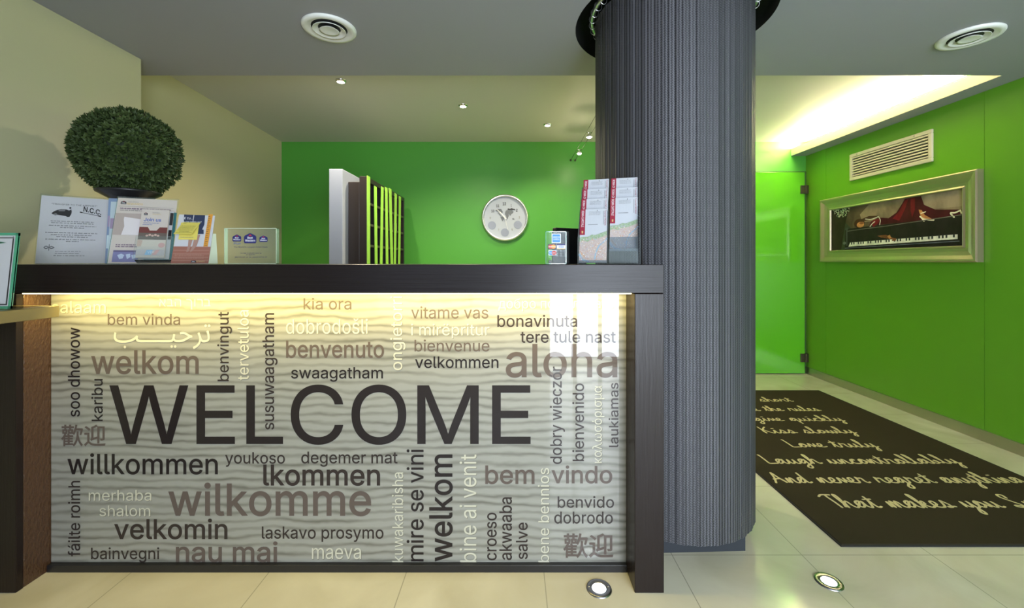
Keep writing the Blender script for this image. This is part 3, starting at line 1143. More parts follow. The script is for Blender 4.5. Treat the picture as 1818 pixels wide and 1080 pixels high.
a_ = P(987, 404, 2.0)
b_ = P(1042, 408, 2.09)
r = thing('monitor', ((a_.x + b_.x) / 2, 2.05, .74), 'small black monitor on the desk behind the map rack', 'monitor')
d = Vector((b_.x - a_.x, b_.y - a_.y, 0))
nn = Vector((-d.y, d.x, 0)).normalized() * .03
z0, z1 = .86, a_.z
q = [Vector((a_.x, a_.y, z0)), Vector((a_.x, a_.y, z0)) + d, Vector((a_.x, a_.y, z1)) + d, Vector((a_.x, a_.y, z1))]
under(MB().add(q + [p + nn for p in q], [(0, 1, 2, 3), (7, 6, 5, 4), (0, 4, 5, 1), (1, 5, 6, 2), (2, 6, 7, 3), (3, 7, 4, 0)]).build('housing', m_black, bevel=.004), r)
c_ = Vector((a_.x, a_.y, 0)) + d * .5 + nn * .5
under(MB().box(c_.x - .015, c_.x + .015, c_.y - .01, c_.y + .01, .752, .88).lathe([(0, .7405), (.06, .7405), (.06, .752), (0, .752)], (c_.x, c_.y, 0), 24).build('stand', m_black), r)

# ------------------------------------------------------------------ tiered rack of city maps
RO_ = Vector((P(1027, 0, 1.535).x, 1.535, ZT + .001))
RA = math.radians(-16)
RU = Vector((math.cos(RA), math.sin(RA), 0))
RB = Vector((-math.sin(RA), math.cos(RA), 0))
rk = thing('map_rack', RO_, 'two column acrylic rack of folded city maps in front of the column', 'rack')
m_rackside = glassy('rack_acrylic', (.72, .75, .80), .90)


def rp(x, d, z):
    return RO_ + RU * x + RB * d + Vector((0, 0, z))


LEAN = Vector((0, 0, 1)) * .199 + RB * .05           # from foot to head of a map
CWID, GAP = .1015, .006


def quad_plate(name, o, u, v, th, m, parent):
    return plate(name, o, u, v, th, m, parent)


for s_, x in (('side_panel', -.003), ('side_panel', 2 * CWID + GAP + .004)):
    pts = [rp(x, -.006, 0), rp(x, .135, 0), rp(x, .150, .315 if x > 0 else .30), rp(x, .125, .315 if x > 0 else .30), rp(x, -.004, .09)]
    th = RU * .0025
    n5 = len(pts)
    under(MB().add(pts + [p + th for p in pts], [tuple(range(n5)), tuple(reversed(range(n5, 2 * n5)))] + [(i, (i + 1) % n5, (i + 1) % n5 + n5, i + n5) for i in range(n5)]).build(s_, m_rackside, None), rk)
plate('base', rp(-.003, -.006, .002), RU * (2 * CWID + GAP + .009), RB * .14, .002, m_rackside, rk)
plate('divider', rp(CWID + GAP / 2, -.003, .001), RB * .06, LEAN, .002, m_rackside, rk)
for cix in (0, 1):
    for t in range(4):
        plate('pocket', rp(cix * (CWID + GAP), .033 * t - .0045 + .0005, .004 + .043 * t), RU * CWID, LEAN * (.26 if t or cix else .05), .0015, m_rackside, rk)
MAPC = [mat('map_rose', (.42, .32, .29), .5, var=(220, (.47, .41, .36))), mat('map_river', (.25, .36, .45), .5), mat('map_park', (.22, .32, .18), .5, var=(160, (.34, .40, .30)))]
MRED = mat('map_crimson', (.27, .012, .035), .45)
m_mapw = mat('map_white', (.46, .48, .52), .45)


def city_map(cix, t, lab):
    mo = rp(cix * (CWID + GAP) + .001, .033 * t + .004, .006 + .043 * t)
    mu, mv = RU * (CWID - .003), LEAN
    rr = thing('city_map', mo, lab, 'map', 'folded city maps in the acrylic rack')
    plate('cover', mo, mu, mv, .006, m_mapw, rr)
    q = Art(mo, mu, mv, lift=.0003)
    q.rect(0, .51, .19, 1.0, MRED)
    q.text('ROMA CAPITALE', .05, .66, .14, .97, WHT, rot=-1)
    q.poly([(.07, .54), (.12, .54), (.125, .585), (.065, .585)], mat('map_crest', (.55, .35, .15), .5))
    q.rect(.86, .70, .872, .96, m_gink)
    q.text('Tourist ROMA', .90, .68, .965, .98, MRED, rot=-1)
    lines(q, [(.32, .75, .945, .006), (.32, .74, .925, .006), (.32, .76, .905, .006), (.32, .75, .885, .006)], m_gink, t)
    q.rect(.62, .955, .64, .98, m_gink)
    for i in range(7):
        q.rect(.30 + i * .055, .73, .302 + i * .055, .93, mat('map_faint', (.58, .60, .64), .5))
    q.rect(.30, .70, .66, .707, m_gink)
    q.poly([(0, 0), (1, 0), (1, .58), (.86, .55), (.74, .53), (.58, .50), (.45, .51), (.30, .47), (.12, .47), (0, .46)], MAPC[0])
    q.poly([(1, .58), (.86, .55), (.74, .53), (.58, .50), (.45, .51), (.30, .47), (.12, .47), (0, .46), (0, .38), (.15, .40), (.30, .38), (.45, .42), (.62, .43), (.80, .46), (1, .50)], MAPC[2])
    q.stroke([(1.0, .44), (.90, .38), (.74, .31), (.66, .24), (.60, .15), (.58, .06)], .05, MAPC[1], asp=2.05)
    q.stroke([(0.02, .14), (.10, .07), (.22, .03), (.36, .02)], .07, MAPC[1], asp=2.05)
    q.up()
    q.stroke([(.06, .20), (.12, .15), (.22, .10)], .03, mat('map_ochre', (.50, .28, .16), .5), asp=2.05)
    rnd = random.Random(cix * 10 + t)
    dots = [mat('map_ochre', (.50, .28, .16), .5), mat('map_slate', (.36, .38, .46), .5), mat('map_cream', (.68, .64, .58), .5), mat('map_violet', (.42, .34, .42), .5)]
    q.up()
    for i in range(240):
        x, y = rnd.uniform(.02, .97), rnd.uniform(.01, .45)
        e = rnd.uniform(.010, .030)
        q.rect(x, y, min(x + e, 1), y + e * .6, dots[i % 4])
        q.layer -= 1
    on(rr, q, 'print')


NAMES = ['frontmost', 'second', 'third', 'rearmost']
for t in range(4):
    city_map(0, t, ['city map in the lowest pocket of the left rack column, fully shown', 'city map one pocket behind the lowest in the left rack column',
                    'city map two pockets behind the lowest in the left rack column', 'city map at the very top of the left rack column'][t])
for t in range(1, 4):
    city_map(1, t, ['', 'city map fully shown in the right rack column above an empty pocket', 'city map behind the fully shown one in the right rack column',
                    'city map at the very top of the right rack column by the mesh'][t])

# ------------------------------------------------------------------ topiary ball
tc = P(230, 273, 1.88)
TR = .200
tp = thing('topiary_ball', (tc.x, tc.y, ZT), 'clipped round green box topiary in a flared black pot on the counter', 'plant')
zt_ = tc.z - TR - ZT
under(MB().lathe([(0, .001), (.058, .001), (.060, .012), (.036, .03), (.032, zt_ - .045), (.042, zt_ - .02), (.112, zt_ + .022), (.116, zt_ + .030), (.110, zt_ + .033), (.0, zt_ + .030)], (tc.x, tc.y, ZT), 40).build('pot', m_dark), tp)
vs, fs, fm = [], [], []
NT = 1250
ga = PI * (3 - math.sqrt(5))
for i in range(NT):
    z = 1 - 2 * (i + .5) / NT
    rr = math.sqrt(1 - z * z)
    d = Vector((rr * math.cos(ga * i), rr * math.sin(ga * i), z))
    if d.y > .55:
        continue
    d = (d + Vector((random.gauss(0, .025), random.gauss(0, .025), random.gauss(0, .025)))).normalized()
    base = tc + d * (TR * random.uniform(.83, .91))
    t1 = d.orthogonal().normalized()
    t2 = d.cross(t1)
    ph = random.uniform(0, 2 * PI)
    mi = 1 if random.random() < .35 else 0
    for q in range(9):
        an = ph + q * 2.4
        tilt = .25 + .95 * (q / 8)
        dr = (d * math.cos(tilt) + (t1 * math.cos(an) + t2 * math.sin(an)) * math.sin(tilt)).normalized()
        sd = dr.cross(d)
        sd = sd.normalized() if sd.length > 1e-3 else t1
        L_ = random.uniform(.020, .029)
        wd = L_ * .26
        n0 = len(vs)
        up_ = sd.cross(dr) * .0015
        vs += [base, base + dr * L_ * .5 + sd * wd + up_, base + dr * L_, base + dr * L_ * .5 - sd * wd + up_]
        fs += [(n0, n0 + 1, n0 + 2), (n0, n0 + 2, n0 + 3)]
        fm += [mi, mi]
under(mesh_obj('foliage', vs, fs, [m_leaf, m_leaf2], None, fm=fm), tp)
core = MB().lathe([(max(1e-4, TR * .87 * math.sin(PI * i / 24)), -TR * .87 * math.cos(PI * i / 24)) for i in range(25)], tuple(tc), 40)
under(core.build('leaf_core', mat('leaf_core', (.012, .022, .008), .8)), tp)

# ------------------------------------------------------------------ mesh curtain around the pillar
cu = thing('mesh_curtain', (COLX, COLY, .07), 'round grey metal mesh curtain hanging about the pillar', 'curtain')
vs, fs = [], []
NS = 720
zt0, zt1 = .072, ZC + .018
for i in range(NS + 1):
    a = 2 * PI * i / NS
    r_ = CR + 0.0008 * math.sin(a * 84) + .0012 * math.sin(a * 31 + 1)
    for z in (zt0, zt1):
        vs.append((COLX + r_ * math.cos(a), COLY + r_ * math.sin(a), z))
for i in range(NS):
    fs.append((2 * i, 2 * i + 2, 2 * i + 3, 2 * i + 1))
o = mesh_obj('mesh_fabric', vs, fs, m_curtain, None, True)
uvl = o.data.uv_layers.new(name='UVMap')
for lp in o.data.loops:
    i, top = divmod(lp.vertex_index, 2)
    uvl.data[lp.index].uv = (i / NS * 2 * PI * CR, zt1 if top else zt0)
under(o, cu)
RR = .347
zr = ZC + .045
rail = MB().tube([(COLX + RR * math.cos(2 * PI * i / 72), COLY + RR * math.sin(2 * PI * i / 72), zr) for i in range(72)], .0105, 10, True).build('curtain_rail', m_alu)
under(rail, cu)
hk = None
for i in range(44):
    a = 2 * PI * (i + .3) / 44
    if hk is None:
        pts = [(.017 * math.cos(t), 0, .020 * math.sin(t) - .006) for t in [2 * PI * j / 14 for j in range(14)]]
        ho = MB().tube(pts, .0016, 6, True).build('hook', m_alu)
        hk = ho
    else:
        ho = hk.copy()
        COL.objects.link(ho)
    ho.parent = cu
    ho.location = (RR * .99 * math.cos(a), RR * .99 * math.sin(a), zr - .07)
    ho.rotation_euler = (0, 0, a)

# ------------------------------------------------------------------ wall clock
cc = P(896.5, 387, YB)
ck = thing('wall_clock', (cc.x, YB, cc.z), 'round silver world map wall clock on the green back wall', 'clock')
Mk = Matrix.Translation((cc.x, YB - .001, cc.z)) @ Matrix.Rotation(PI / 2, 4, 'X')
CRD = .236
under(MB().lathe([(0, 0), (CRD, 0), (CRD + .003, .012), (CRD - .004, .030), (CRD - .014, .038), (CRD - .024, .032), (CRD - .026, .014)], n=72, M=Mk).build('rim', m_alu), ck)
cf = under(MB().lathe([(CRD - .026, .014), (0, .014)], n=72, M=Mk).build('dial', mat('clock_dial', (.40, .45, .56), .35, coat=.3)), ck)
a = Art((cc.x, YB - .016, cc.z), (CRD / 405, 0, 0), (0, 0, CRD / 405), lift=.0004)   # units: photo detail pixels
NUM, NUM2, LAND, DISK = mat('dial_black', (.03, .03, .035), .5), mat('dial_grey', (.30, .31, .33), .5), mat('dial_land', (.13, .15, .19), .5), mat('dial_disc', (.25, .29, .42), .5)
for t, x, y, hh, m in (('12', -10, 242, 52, NUM), ('11', -125, 205, 48, NUM), ('1', 110, 213, 48, NUM), ('10', -210, 115, 48, NUM), ('2', 205, 130, 48, NUM),
                       ('9', -255, -5, 42, NUM2), ('3', 250, 5, 42, NUM2), ('7', -110, -212, 40, NUM2), ('5', 125, -205, 40, NUM2)):
    ww = .55 * hh * len(t) * (.5 if t in ('1',) else 1)
    a.text(t, x - ww / 2, y - hh / 2, x + ww / 2, y + hh / 2, m, bold=.02)
for x, y in ((-225, -132), (222, -122), (0, -255)):
    a.disc(x, y, 70, 70, DISK, 32)
for q in ([(-160, 135), (-60, 140), (-35, 100), (-45, 80), (-75, 70), (-110, 100), (-165, 120)], [(-120, 90), (-85, 60), (-60, 20), (-75, 30), (-100, 60), (-125, 85)],
          [(-75, 20), (-30, 10), (-15, -20), (-45, -65), (-55, -30), (-75, 0)], [(5, 95), (15, 120), (40, 135), (60, 130), (130, 125), (150, 105), (140, 80), (105, 60), (95, 30), (75, 60), (60, 75), (65, 30), (45, -25), (30, -15), (20, 30), (0, 60)],
          [(120, -25), (140, -5), (165, -20), (160, -40)]):
    a.poly(q, LAND)
a.poly([(40, 150), (60, 135), (180, 135), (180, 150), (150, 155), (110, 165), (90, 152), (60, 160)], NUM)
a.poly([(-140, 148), (-130, 140), (-60, 142), (-62, 150)], NUM)
on(cf, a, 'print')


def hand(name, ang, ln, wd, m, dep):
    d = Vector((math.sin(ang), 0, math.cos(ang)))
    s_ = Vector((d.z, 0, -d.x))
    b0 = Vector((cc.x, YB - dep, cc.z)) - d * .02
    q = [b0 - s_ * wd, b0 + s_ * wd, b0 + d * ln + s_ * wd * .5, b0 + d * ln - s_ * wd * .5]
    th = Vector((0, -.0015, 0))
    under(MB().add(q + [p + th for p in q], [(0, 1, 2, 3), (7, 6, 5, 4), (0, 4, 5, 1), (1, 5, 6, 2), (2, 6, 7, 3), (3, 7, 4, 0)]).build(name, m), ck)


HW = mat('hand_white', (.80, .82, .86), .3)
hand('hour_hand', math.radians(-41), .10, .007, HW, .024)
hand('minute_hand', math.radians(-44), .135, .005, HW, .027)
hand('second_hand', math.radians(166), .15, .0018, HW, .030)

# ------------------------------------------------------------------ pigeonhole rack with lime strips
XF, Y1, Y2 = -1.061, 3.05, 4.10
zk = EYE + .618
pr = thing('pigeonhole_rack', (-1.10, 3.5, 0), 'dark wooden pigeonhole rack with slanting lime green strips', 'rack')
under(MB().box(-1.194, -1.114, Y1, Y2, 0, EYE + .577).build('back_unit', m_rackwood, bevel=.002), pr)
mb = MB()
mb.box(-1.1138, XF, Y1, Y1 + .03, 0, zk).box(-1.1138, XF, Y2 - .03, Y2, 0, zk).box(-1.1138, XF, Y1 + .03, Y2 - .03, zk - .035, zk).box(-1.1138, -1.102, Y1 + .03, Y2 - .03, 0, zk - .035)
under(mb.build('carcass', m_rackwood, bevel=.001), pr)
mshelf = mat('rack_shelf_wood', (.045, .038, .028), .45)
for i in range(11):
    z = zk - .035 - .155 * (i + 1)
    if z > .05:
        under(MB().box(-1.102, XF - .002, Y1 + .03, Y2 - .03, z - .009, z + .009).build('shelf', mshelf), pr)
for i in range(1, 6):
    y = Y1 + .03 + (Y2 - Y1 - .06) * i / 6
    under(MB().box(-1.102, XF - .004, y - .006, y + .006, .02, zk - .035).build('divider', m_rackwood), pr)
# strips: position on the rack face where the photo shows the head and the foot of each
def face_y(px):
    return XF * F / (px - CX)


for pt, pb, top, wd in ((653.5, 653.5, 313, 5), (665.5, 667, 331, 4.6), (678, 676, 332, 4.4), (685, 686.5, 333, 4.2), (692, 695, 335, 4.2), (702, 700.5, 344, 3.6), (709.5, 708, 349, 3.4)):
    ya, yb = face_y(pb), face_y(pt)
    hw = wd / 2 * ya * ya / (F * abs(XF)) * 1.0
    ztop = EYE + (CY - top) / F * yb
    zb = EYE - .01
    sl = (yb - ya) / (ztop - zb)
    y00 = ya - sl * zb + 0.0
    za = .30
    yl = ya + sl * (za - zb)
    q = [Vector((XF + .001, yl - hw, za)), Vector((XF + .001, yl + hw, za)), Vector((XF + .001, yb + hw, ztop)), Vector((XF + .001, yb - hw, ztop))]
    th = Vector((.004, 0, 0))
    under(MB().add(q + [p + th for p in q], [(0, 1, 2, 3), (7, 6, 5, 4), (0, 4, 5, 1), (1, 5, 6, 2), (2, 6, 7, 3), (3, 7, 4, 0)]).build('slat', m_lime), pr)
o = tag(MB().box(XF - .03, XF - .004, face_y(704), face_y(704) + .02, EYE + .275, EYE + .35).build('key_card', mat('key_card_white', (.70, .66, .50), .5)), 'small pale slip standing in a pigeonhole of the dark rack', 'card')

# ------------------------------------------------------------------ ceiling air diffusers
def diffuser(x, y, r, lab):
    t = thing('air_diffuser', (x, y, ZC), lab, 'vent', 'round ceiling air diffusers')
    under(MB().lathe([(r * .66, -.003), (r * .82, -.013), (r * .96, -.012), (r, -.006), (r, 0)], (x, y, ZC), 64).build('flange', m_ventw), t)
    under(MB().lathe([(r * .74, -.001), (0, -.0012)], (x, y, ZC), 48).build('throat', m_black), t)
    under(MB().lathe([(r * .41, -.003), (r * .58, -.013), (r * .62, -.016), (r * .61, -.012), (r * .45, -.002)], (x, y, ZC), 64).build('cone', m_ventw), t)
    under(MB().lathe([(r * .22, -.004), (r * .33, -.013), (r * .37, -.016), (r * .30, -.014), (0, -.0135)], (x, y, ZC), 64).build('centre_disc', m_ventw), t)


diffuser(-.844, 1.935, .117, 'white round air diffuser in the grey ceiling above the topiary side')
diffuser(2.167, 2.009, .118, 'white round air diffuser in the ceiling near the green wall')

# ------------------------------------------------------------------ recessed spotlights and cable lights
for i, (px, py, lab, pw) in enumerate(((605, 143, 'small round spotlight in the recessed ceiling nearest the white partition', 92), (822, 187, 'brightest small ceiling spotlight, middle of the row of three', 88),
                                       (972, 221, 'small ceiling spotlight nearest the column', 44))):
    Y = (ZR - EYE) * F / (CY - py)
    x = (px - CX) / F * Y
    t = thing('ceiling_spotlight', (x, Y, ZR), lab, 'lamp', 'small spotlights in the recessed ceiling')
    under(MB().lathe([(.024, -.012), (.030, -.010), (.036, -.002), (.036, 0)], (x, Y, ZR), 32).build('bezel', m_chrome), t)
    under(MB().lathe([(.024, -.011), (.0, -.014)], (x, Y, ZR), 24).build('bulb', m_lamp), t)
    point('halogen_light', (0, 0, -.03), pw, (1.0, .86, .62), .02, t, math.radians(150 if i < 2 else 125))

zc = EYE + 1.027
for i, x in enumerate((.577, .622)):
    o = MB().tube([(x, YB, zc), (x, YB - .03, zc), (x, 2.5, zc + .004)], .0016, 6).lathe([(0, 0), (.009, 0), (.009, .018), (0, .018)], n=12, M=Matrix.Translation((x, YB - .0005, zc)) @ Matrix.Rotation(PI / 2, 4, 'X')).build('lighting_cable', mat('dark_cable', (.03, .04, .02), .5))
    tag(o, ['thin dark lighting cable fixed to the back wall, on the clock side', 'thin dark lighting cable fixed to the back wall, on the column side'][i], 'cable', 'pair of lighting cables')
for i, (px, py, lab) in enumerate(((1035, 268, 'tiny chrome cable spotlight hanging nearer the back wall'), (1058, 238, 'tiny glowing cable spotlight half hidden by the column'))):
    Y = (zc - .012 - EYE) * F / (CY - py)
    t = thing('cable_spotlight', (.60, Y, zc), lab, 'lamp', 'spotlights on the cables')
    under(MB().tube([(.577, Y, zc), (.622, Y, zc)], .004, 8).tube([(.60, Y, zc), (.60, Y, zc - .02)], .005, 8).build('yoke', m_chrome), t)
    under(MB().lathe([(.010, .0), (.020, -.012), (.026, -.026), (.022, -.026), (.009, -.004)], (.60, Y, zc - .012), 24).build('reflector', m_chrome), t)
    under(MB().lathe([(.022, -.026), (.012, -.036), (0, -.038)], (.60, Y, zc - .010), 20).build('bulb', m_lamp), t)
    point('cable_light', (0, 0, -.075), 1.5, (1.0, .84, .58), .02, t)

for i in range(2):
    o = MB().tube([(2.885, 2.50 + i * .89, ZC + .035), (2.885, 3.36 + i * .89, ZC + .035)], .013, 12).build('tube_lamp', m_tube)
    tag(o, ['glowing tube lamp lying in the cove, end nearer the lobby', 'glowing tube lamp lying in the cove, end by the back wall'][i], 'lamp', 'tube lamps in the cove')

# ------------------------------------------------------------------ air grille and framed picture on the green wall
def W(px, py, dx=0.0):
    Y = (XR - dx) * F / (px - CX)
    return Y, EYE + (CY - py) / F * Y


ga_ = thing('air_grille', (XR, 3.34, EYE + .82), 'long beige slatted air grille above the piano picture', 'vent')
gy0, gy1, gz0, gz1 = 2.976, 3.706, EYE + .708, EYE + .938
fr = MB()
t = .028
fr.box(XR - .016, XR, gy0, gy1, gz0, gz0 + t).box(XR - .016, XR, gy0, gy1, gz1 - t, gz1).box(XR - .016, XR, gy0, gy0 + t, gz0 + t, gz1 - t).box(XR - .016, XR, gy1 - t, gy1, gz0 + t, gz1 - t)
under(fr.build('frame', m_grille, bevel=.004), ga_)
under(MB().box(XR - .0015, XR - .0005, gy0 + t, gy1 - t, gz0 + t, gz1 - t).build('backing', m_black), ga_)
sl = MB()
for i in range(8):
    z = gz0 + t + (gz1 - gz0 - 2 * t) * (i + .5) / 8
    M = Matrix.Translation((XR - .008, 0, z)) @ Matrix.Rotation(math.radians(8), 4, 'Y')
    sl.box(-.008, .005, gy0 + t, gy1 - t, -.0048, .0048, M)
under(sl.build('slats', m_grille), ga_)
for y in (gy0 + .13, gy1 - .08):
    under(MB().lathe([(0, .003), (.006, .002), (.007, 0)], n=12, M=Matrix.Translation((XR - .016, y, gz1 - t / 2)) @ Matrix.Rotation(-PI / 2, 4, 'Y')).build('screw', m_steel), ga_)

py0, py1, pz0, pz1 = 2.66, 4.03, EYE - .003, EYE + .586
pf = thing('framed_picture', (XR, 3.35, EYE), 'wide champagne framed picture of a woman in red lying on a piano', 'picture')
prof = [(0, .0), (0, .040), (.008, .046), (.020, .044), (.045, .030), (.070, .022), (.090, .020), (.100, .026), (.106, .024), (.110, .012), (.110, .0)]
vs, fs = [], []
kf = len(prof)
for (yy, zz, sy, sz) in ((py0, pz0, 1, 1), (py1, pz0, -1, 1), (py1, pz1, -1, -1), (py0, pz1, 1, -1)):
    for d, h in prof:
        vs.append((XR - h, yy + sy * d, zz + sz * d))
for i in range(4):
    j = (i + 1) % 4
    for q in range(kf - 1):
        fs.append((i * kf + q, j * kf + q, j * kf + q + 1, i * kf + q + 1))
o = under(MB().add(vs, fs).build('frame', m_gold, bevel=0), pf)
cv = under(MB().box(XR - .011, XR - .004, py0 + .107, py1 - .107, pz0 + .107, pz1 - .107).build('canvas', mat('print_dark', (.014, .011, .009), .5, coat=.35)), pf)
# canvas: x runs from the far (left) end to the near end, y upwards
cw, ch = py1 - py0 - .22, pz1 - pz0 - .22
a = Art((XR - .0112, py1 - .11, pz0 + .11), (0, -cw, 0), (0, 0, ch), lift=.0003, step=.00005)


def pm(n_, c):
    return mat('picture_' + n_, c, .6, spec=.15, var=((6, 14, 8), tuple(x * 1.7 for x in c)))


a.poly([(.18, 1.0), (1, 1), (1, .56), (.72, .52), (.20, .50), (.13, .70)], pm('umber', (.060, .042, .026)))
a.poly([(.36, 1.0), (1, 1), (1, .58), (.62, .60), (.30, .62), (.28, .80)], pm('tan', (.155, .115, .075)))
a.poly([(.72, 1.0), (1, 1), (1, .70), (.80, .72)], pm('tan_light', (.20, .155, .105)))
a.poly([(.0, 1), (.18, 1), (.14, .60), (.10, 0), (0, 0)], pm('night', (.018, .014, .009)))
a.poly([(.14, .46), (.16, .50), (1, .54), (1, .0), (.14, 0)], pm('piano', (.011, .009, .008)))
# dress and figure
RD, RD2 = pm('crimson', (.105, .004, .010)), pm('wine', (.038, .003, .007))
a.poly([(.52, .58), (.58, .74), (.62, .90), (.64, 1.0), (.75, 1.0), (.77, .82), (.84, .70), (1, .64), (1, .56), (.80, .53), (.55, .52)], RD2)
a.poly([(.36, .52), (.38, .62), (.44, .68), (.52, .64), (.58, .74), (.63, .95), (.68, .98), (.70, .80), (.72, .52)], RD2)
a.poly([(.38, .55), (.40, .64), (.46, .67), (.44, .56), (.40, .48)], RD)
a.poly([(.55, .62), (.60, .76), (.64, .96), (.665, .98), (.64, .78), (.60, .56)], RD)
a.poly([(.68, .98), (.71, .98), (.71, .75), (.69, .60), (.68, .75)], RD)
HAIR, SKN, SKS = pm('hair', (.035, .014, .008)), pm('skin', (.36, .15, .055)), pm('skin_shade', (.15, .055, .022))
a.disc(.275, .60, .048, .105, HAIR, 20)
a.poly([(.28, .68), (.36, .74), (.44, .72), (.40, .66), (.32, .64)], HAIR)
a.disc(.285, .565, .033, .065, SKN, 18)
a.disc(.297, .60, .022, .030, SKS, 12)
a.stroke([(.33, .68), (.38, .66), (.44, .70)], .006, pm('silver', (.45, .42, .36)), asp=.33)
a.stroke([(.44, .70), (.455, .62), (.45, .52)], .006, pm('silver', (.45, .42, .36)), asp=.33)
a.stroke([(.41, .60), (.385, .55), (.37, .50)], .006, pm('silver', (.45, .42, .36)), asp=.33)
a.up()
a.poly([(.43, .28), (.50, .29), (.55, .22), (.575, .155), (.55, .14), (.52, .20), (.46, .24)], SKS)
a.poly([(.51, .26), (.53, .285), (.54, .22), (.525, .20)], SKN)
a.poly([(.735, .74), (.755, .72), (.775, .62), (.82, .53), (.80, .51), (.755, .58), (.742, .66)], SKN)
HEEL = pm('heel', (.55, .50, .38))
a.stroke([(.745, .60), (.77, .54), (.83, .505)], .010, HEEL, asp=.33)
a.stroke([(.745, .60), (.77, .50)], .006, HEEL, asp=.33)
a.stroke([(.75, .66), (.78, .68)], .006, HEEL, asp=.33)
a.stroke([(.985, .63), (.955, .60), (.93, .60), (.95, .52)], .009, HEEL, asp=.33)
a.stroke([(.985, .63), (.99, .58)], .009, HEEL, asp=.33)
a.up()
# piano
a.stroke([(.16, .44), (.30, .46), (.50, .475), (1, .55)], .005, pm('sheen', (.10, .09, .08)), 0, asp=.33)
a.rect(.15, .10, .165, .48, pm('lid_edge', (.04, .04, .04)))
a.disc(.158, .50, .016, .03, pm('lid_edge', (.04, .04, .04)), 12)
a.disc(.135, .16, .016, .035, pm('knob', (.10, .10, .10)), 12)
a.poly([(.175, .07), (.97, .12), (.97, .205), (.19, .165)], pm('ivory', (.62, .58, .50)))
a.up()
for i in range(36):
    if i % 7 in (2, 6):
        continue
    x = .20 + .765 * i / 36
    y = .115 + .05 * (x - .19)
    a.rect(x, y, x + .011, y + .062, m_ink)
    a.layer -= 1
a.up()
a.poly([(.545, .15), (.575, .15), (.58, .20), (.555, .215)], SKS)
a.poly([(.14, .03), (.98, .075), (.98, .088), (.14, .045)], pm('rail_light', (.10, .11, .14)))
rnd = random.Random(5)
for i in range(150):                                        # crystal drops of the chandelier
    x, y = rnd.uniform(.02, .185), rnd.uniform(.78, 1.0)
    if (x - .105) ** 2 / .08 ** 2 + (1.0 - y) ** 2 / .21 ** 2 < 1:
        a.disc(x, y, .0045, .012, pm('crystal', (.42, .50, .32)) if i % 3 else HEEL, 6)
        a.layer -= 1
on(cv, a, 'print')

# ------------------------------------------------------------------ recessed floor lights
for px, py, lab in ((1063.5, 1046, 'round steel floor light in front of the counter panel'), (1471.5, 1034, 'round steel floor light between the column and the lettered rug')):
    p = FL(px, py)
    t = thing('floor_light', (p.x, p.y, 0), lab, 'lamp', 'steel floor lights')
    under(MB().lathe([(.0225, .0015), (.026, .004), (.038, .005), (.0425, .0035), (.0435, .0005)], (p.x, p.y, 0), 48).build('bezel', mat('floor_light_steel', (.30, .30, .31), .28, 1.0)), t)
    under(MB().lathe([(.0255, .0025), (.020, .0035), (0, .004)], (p.x, p.y, 0), 32).build('lens', m_lens), t)
    for s_ in (-1, 1):
        under(MB().lathe([(.003, .0), (.002, .001), (0, .001)], (p.x + s_ * .033, p.y + .004, .0048), 10).build('screw', m_alu), t)

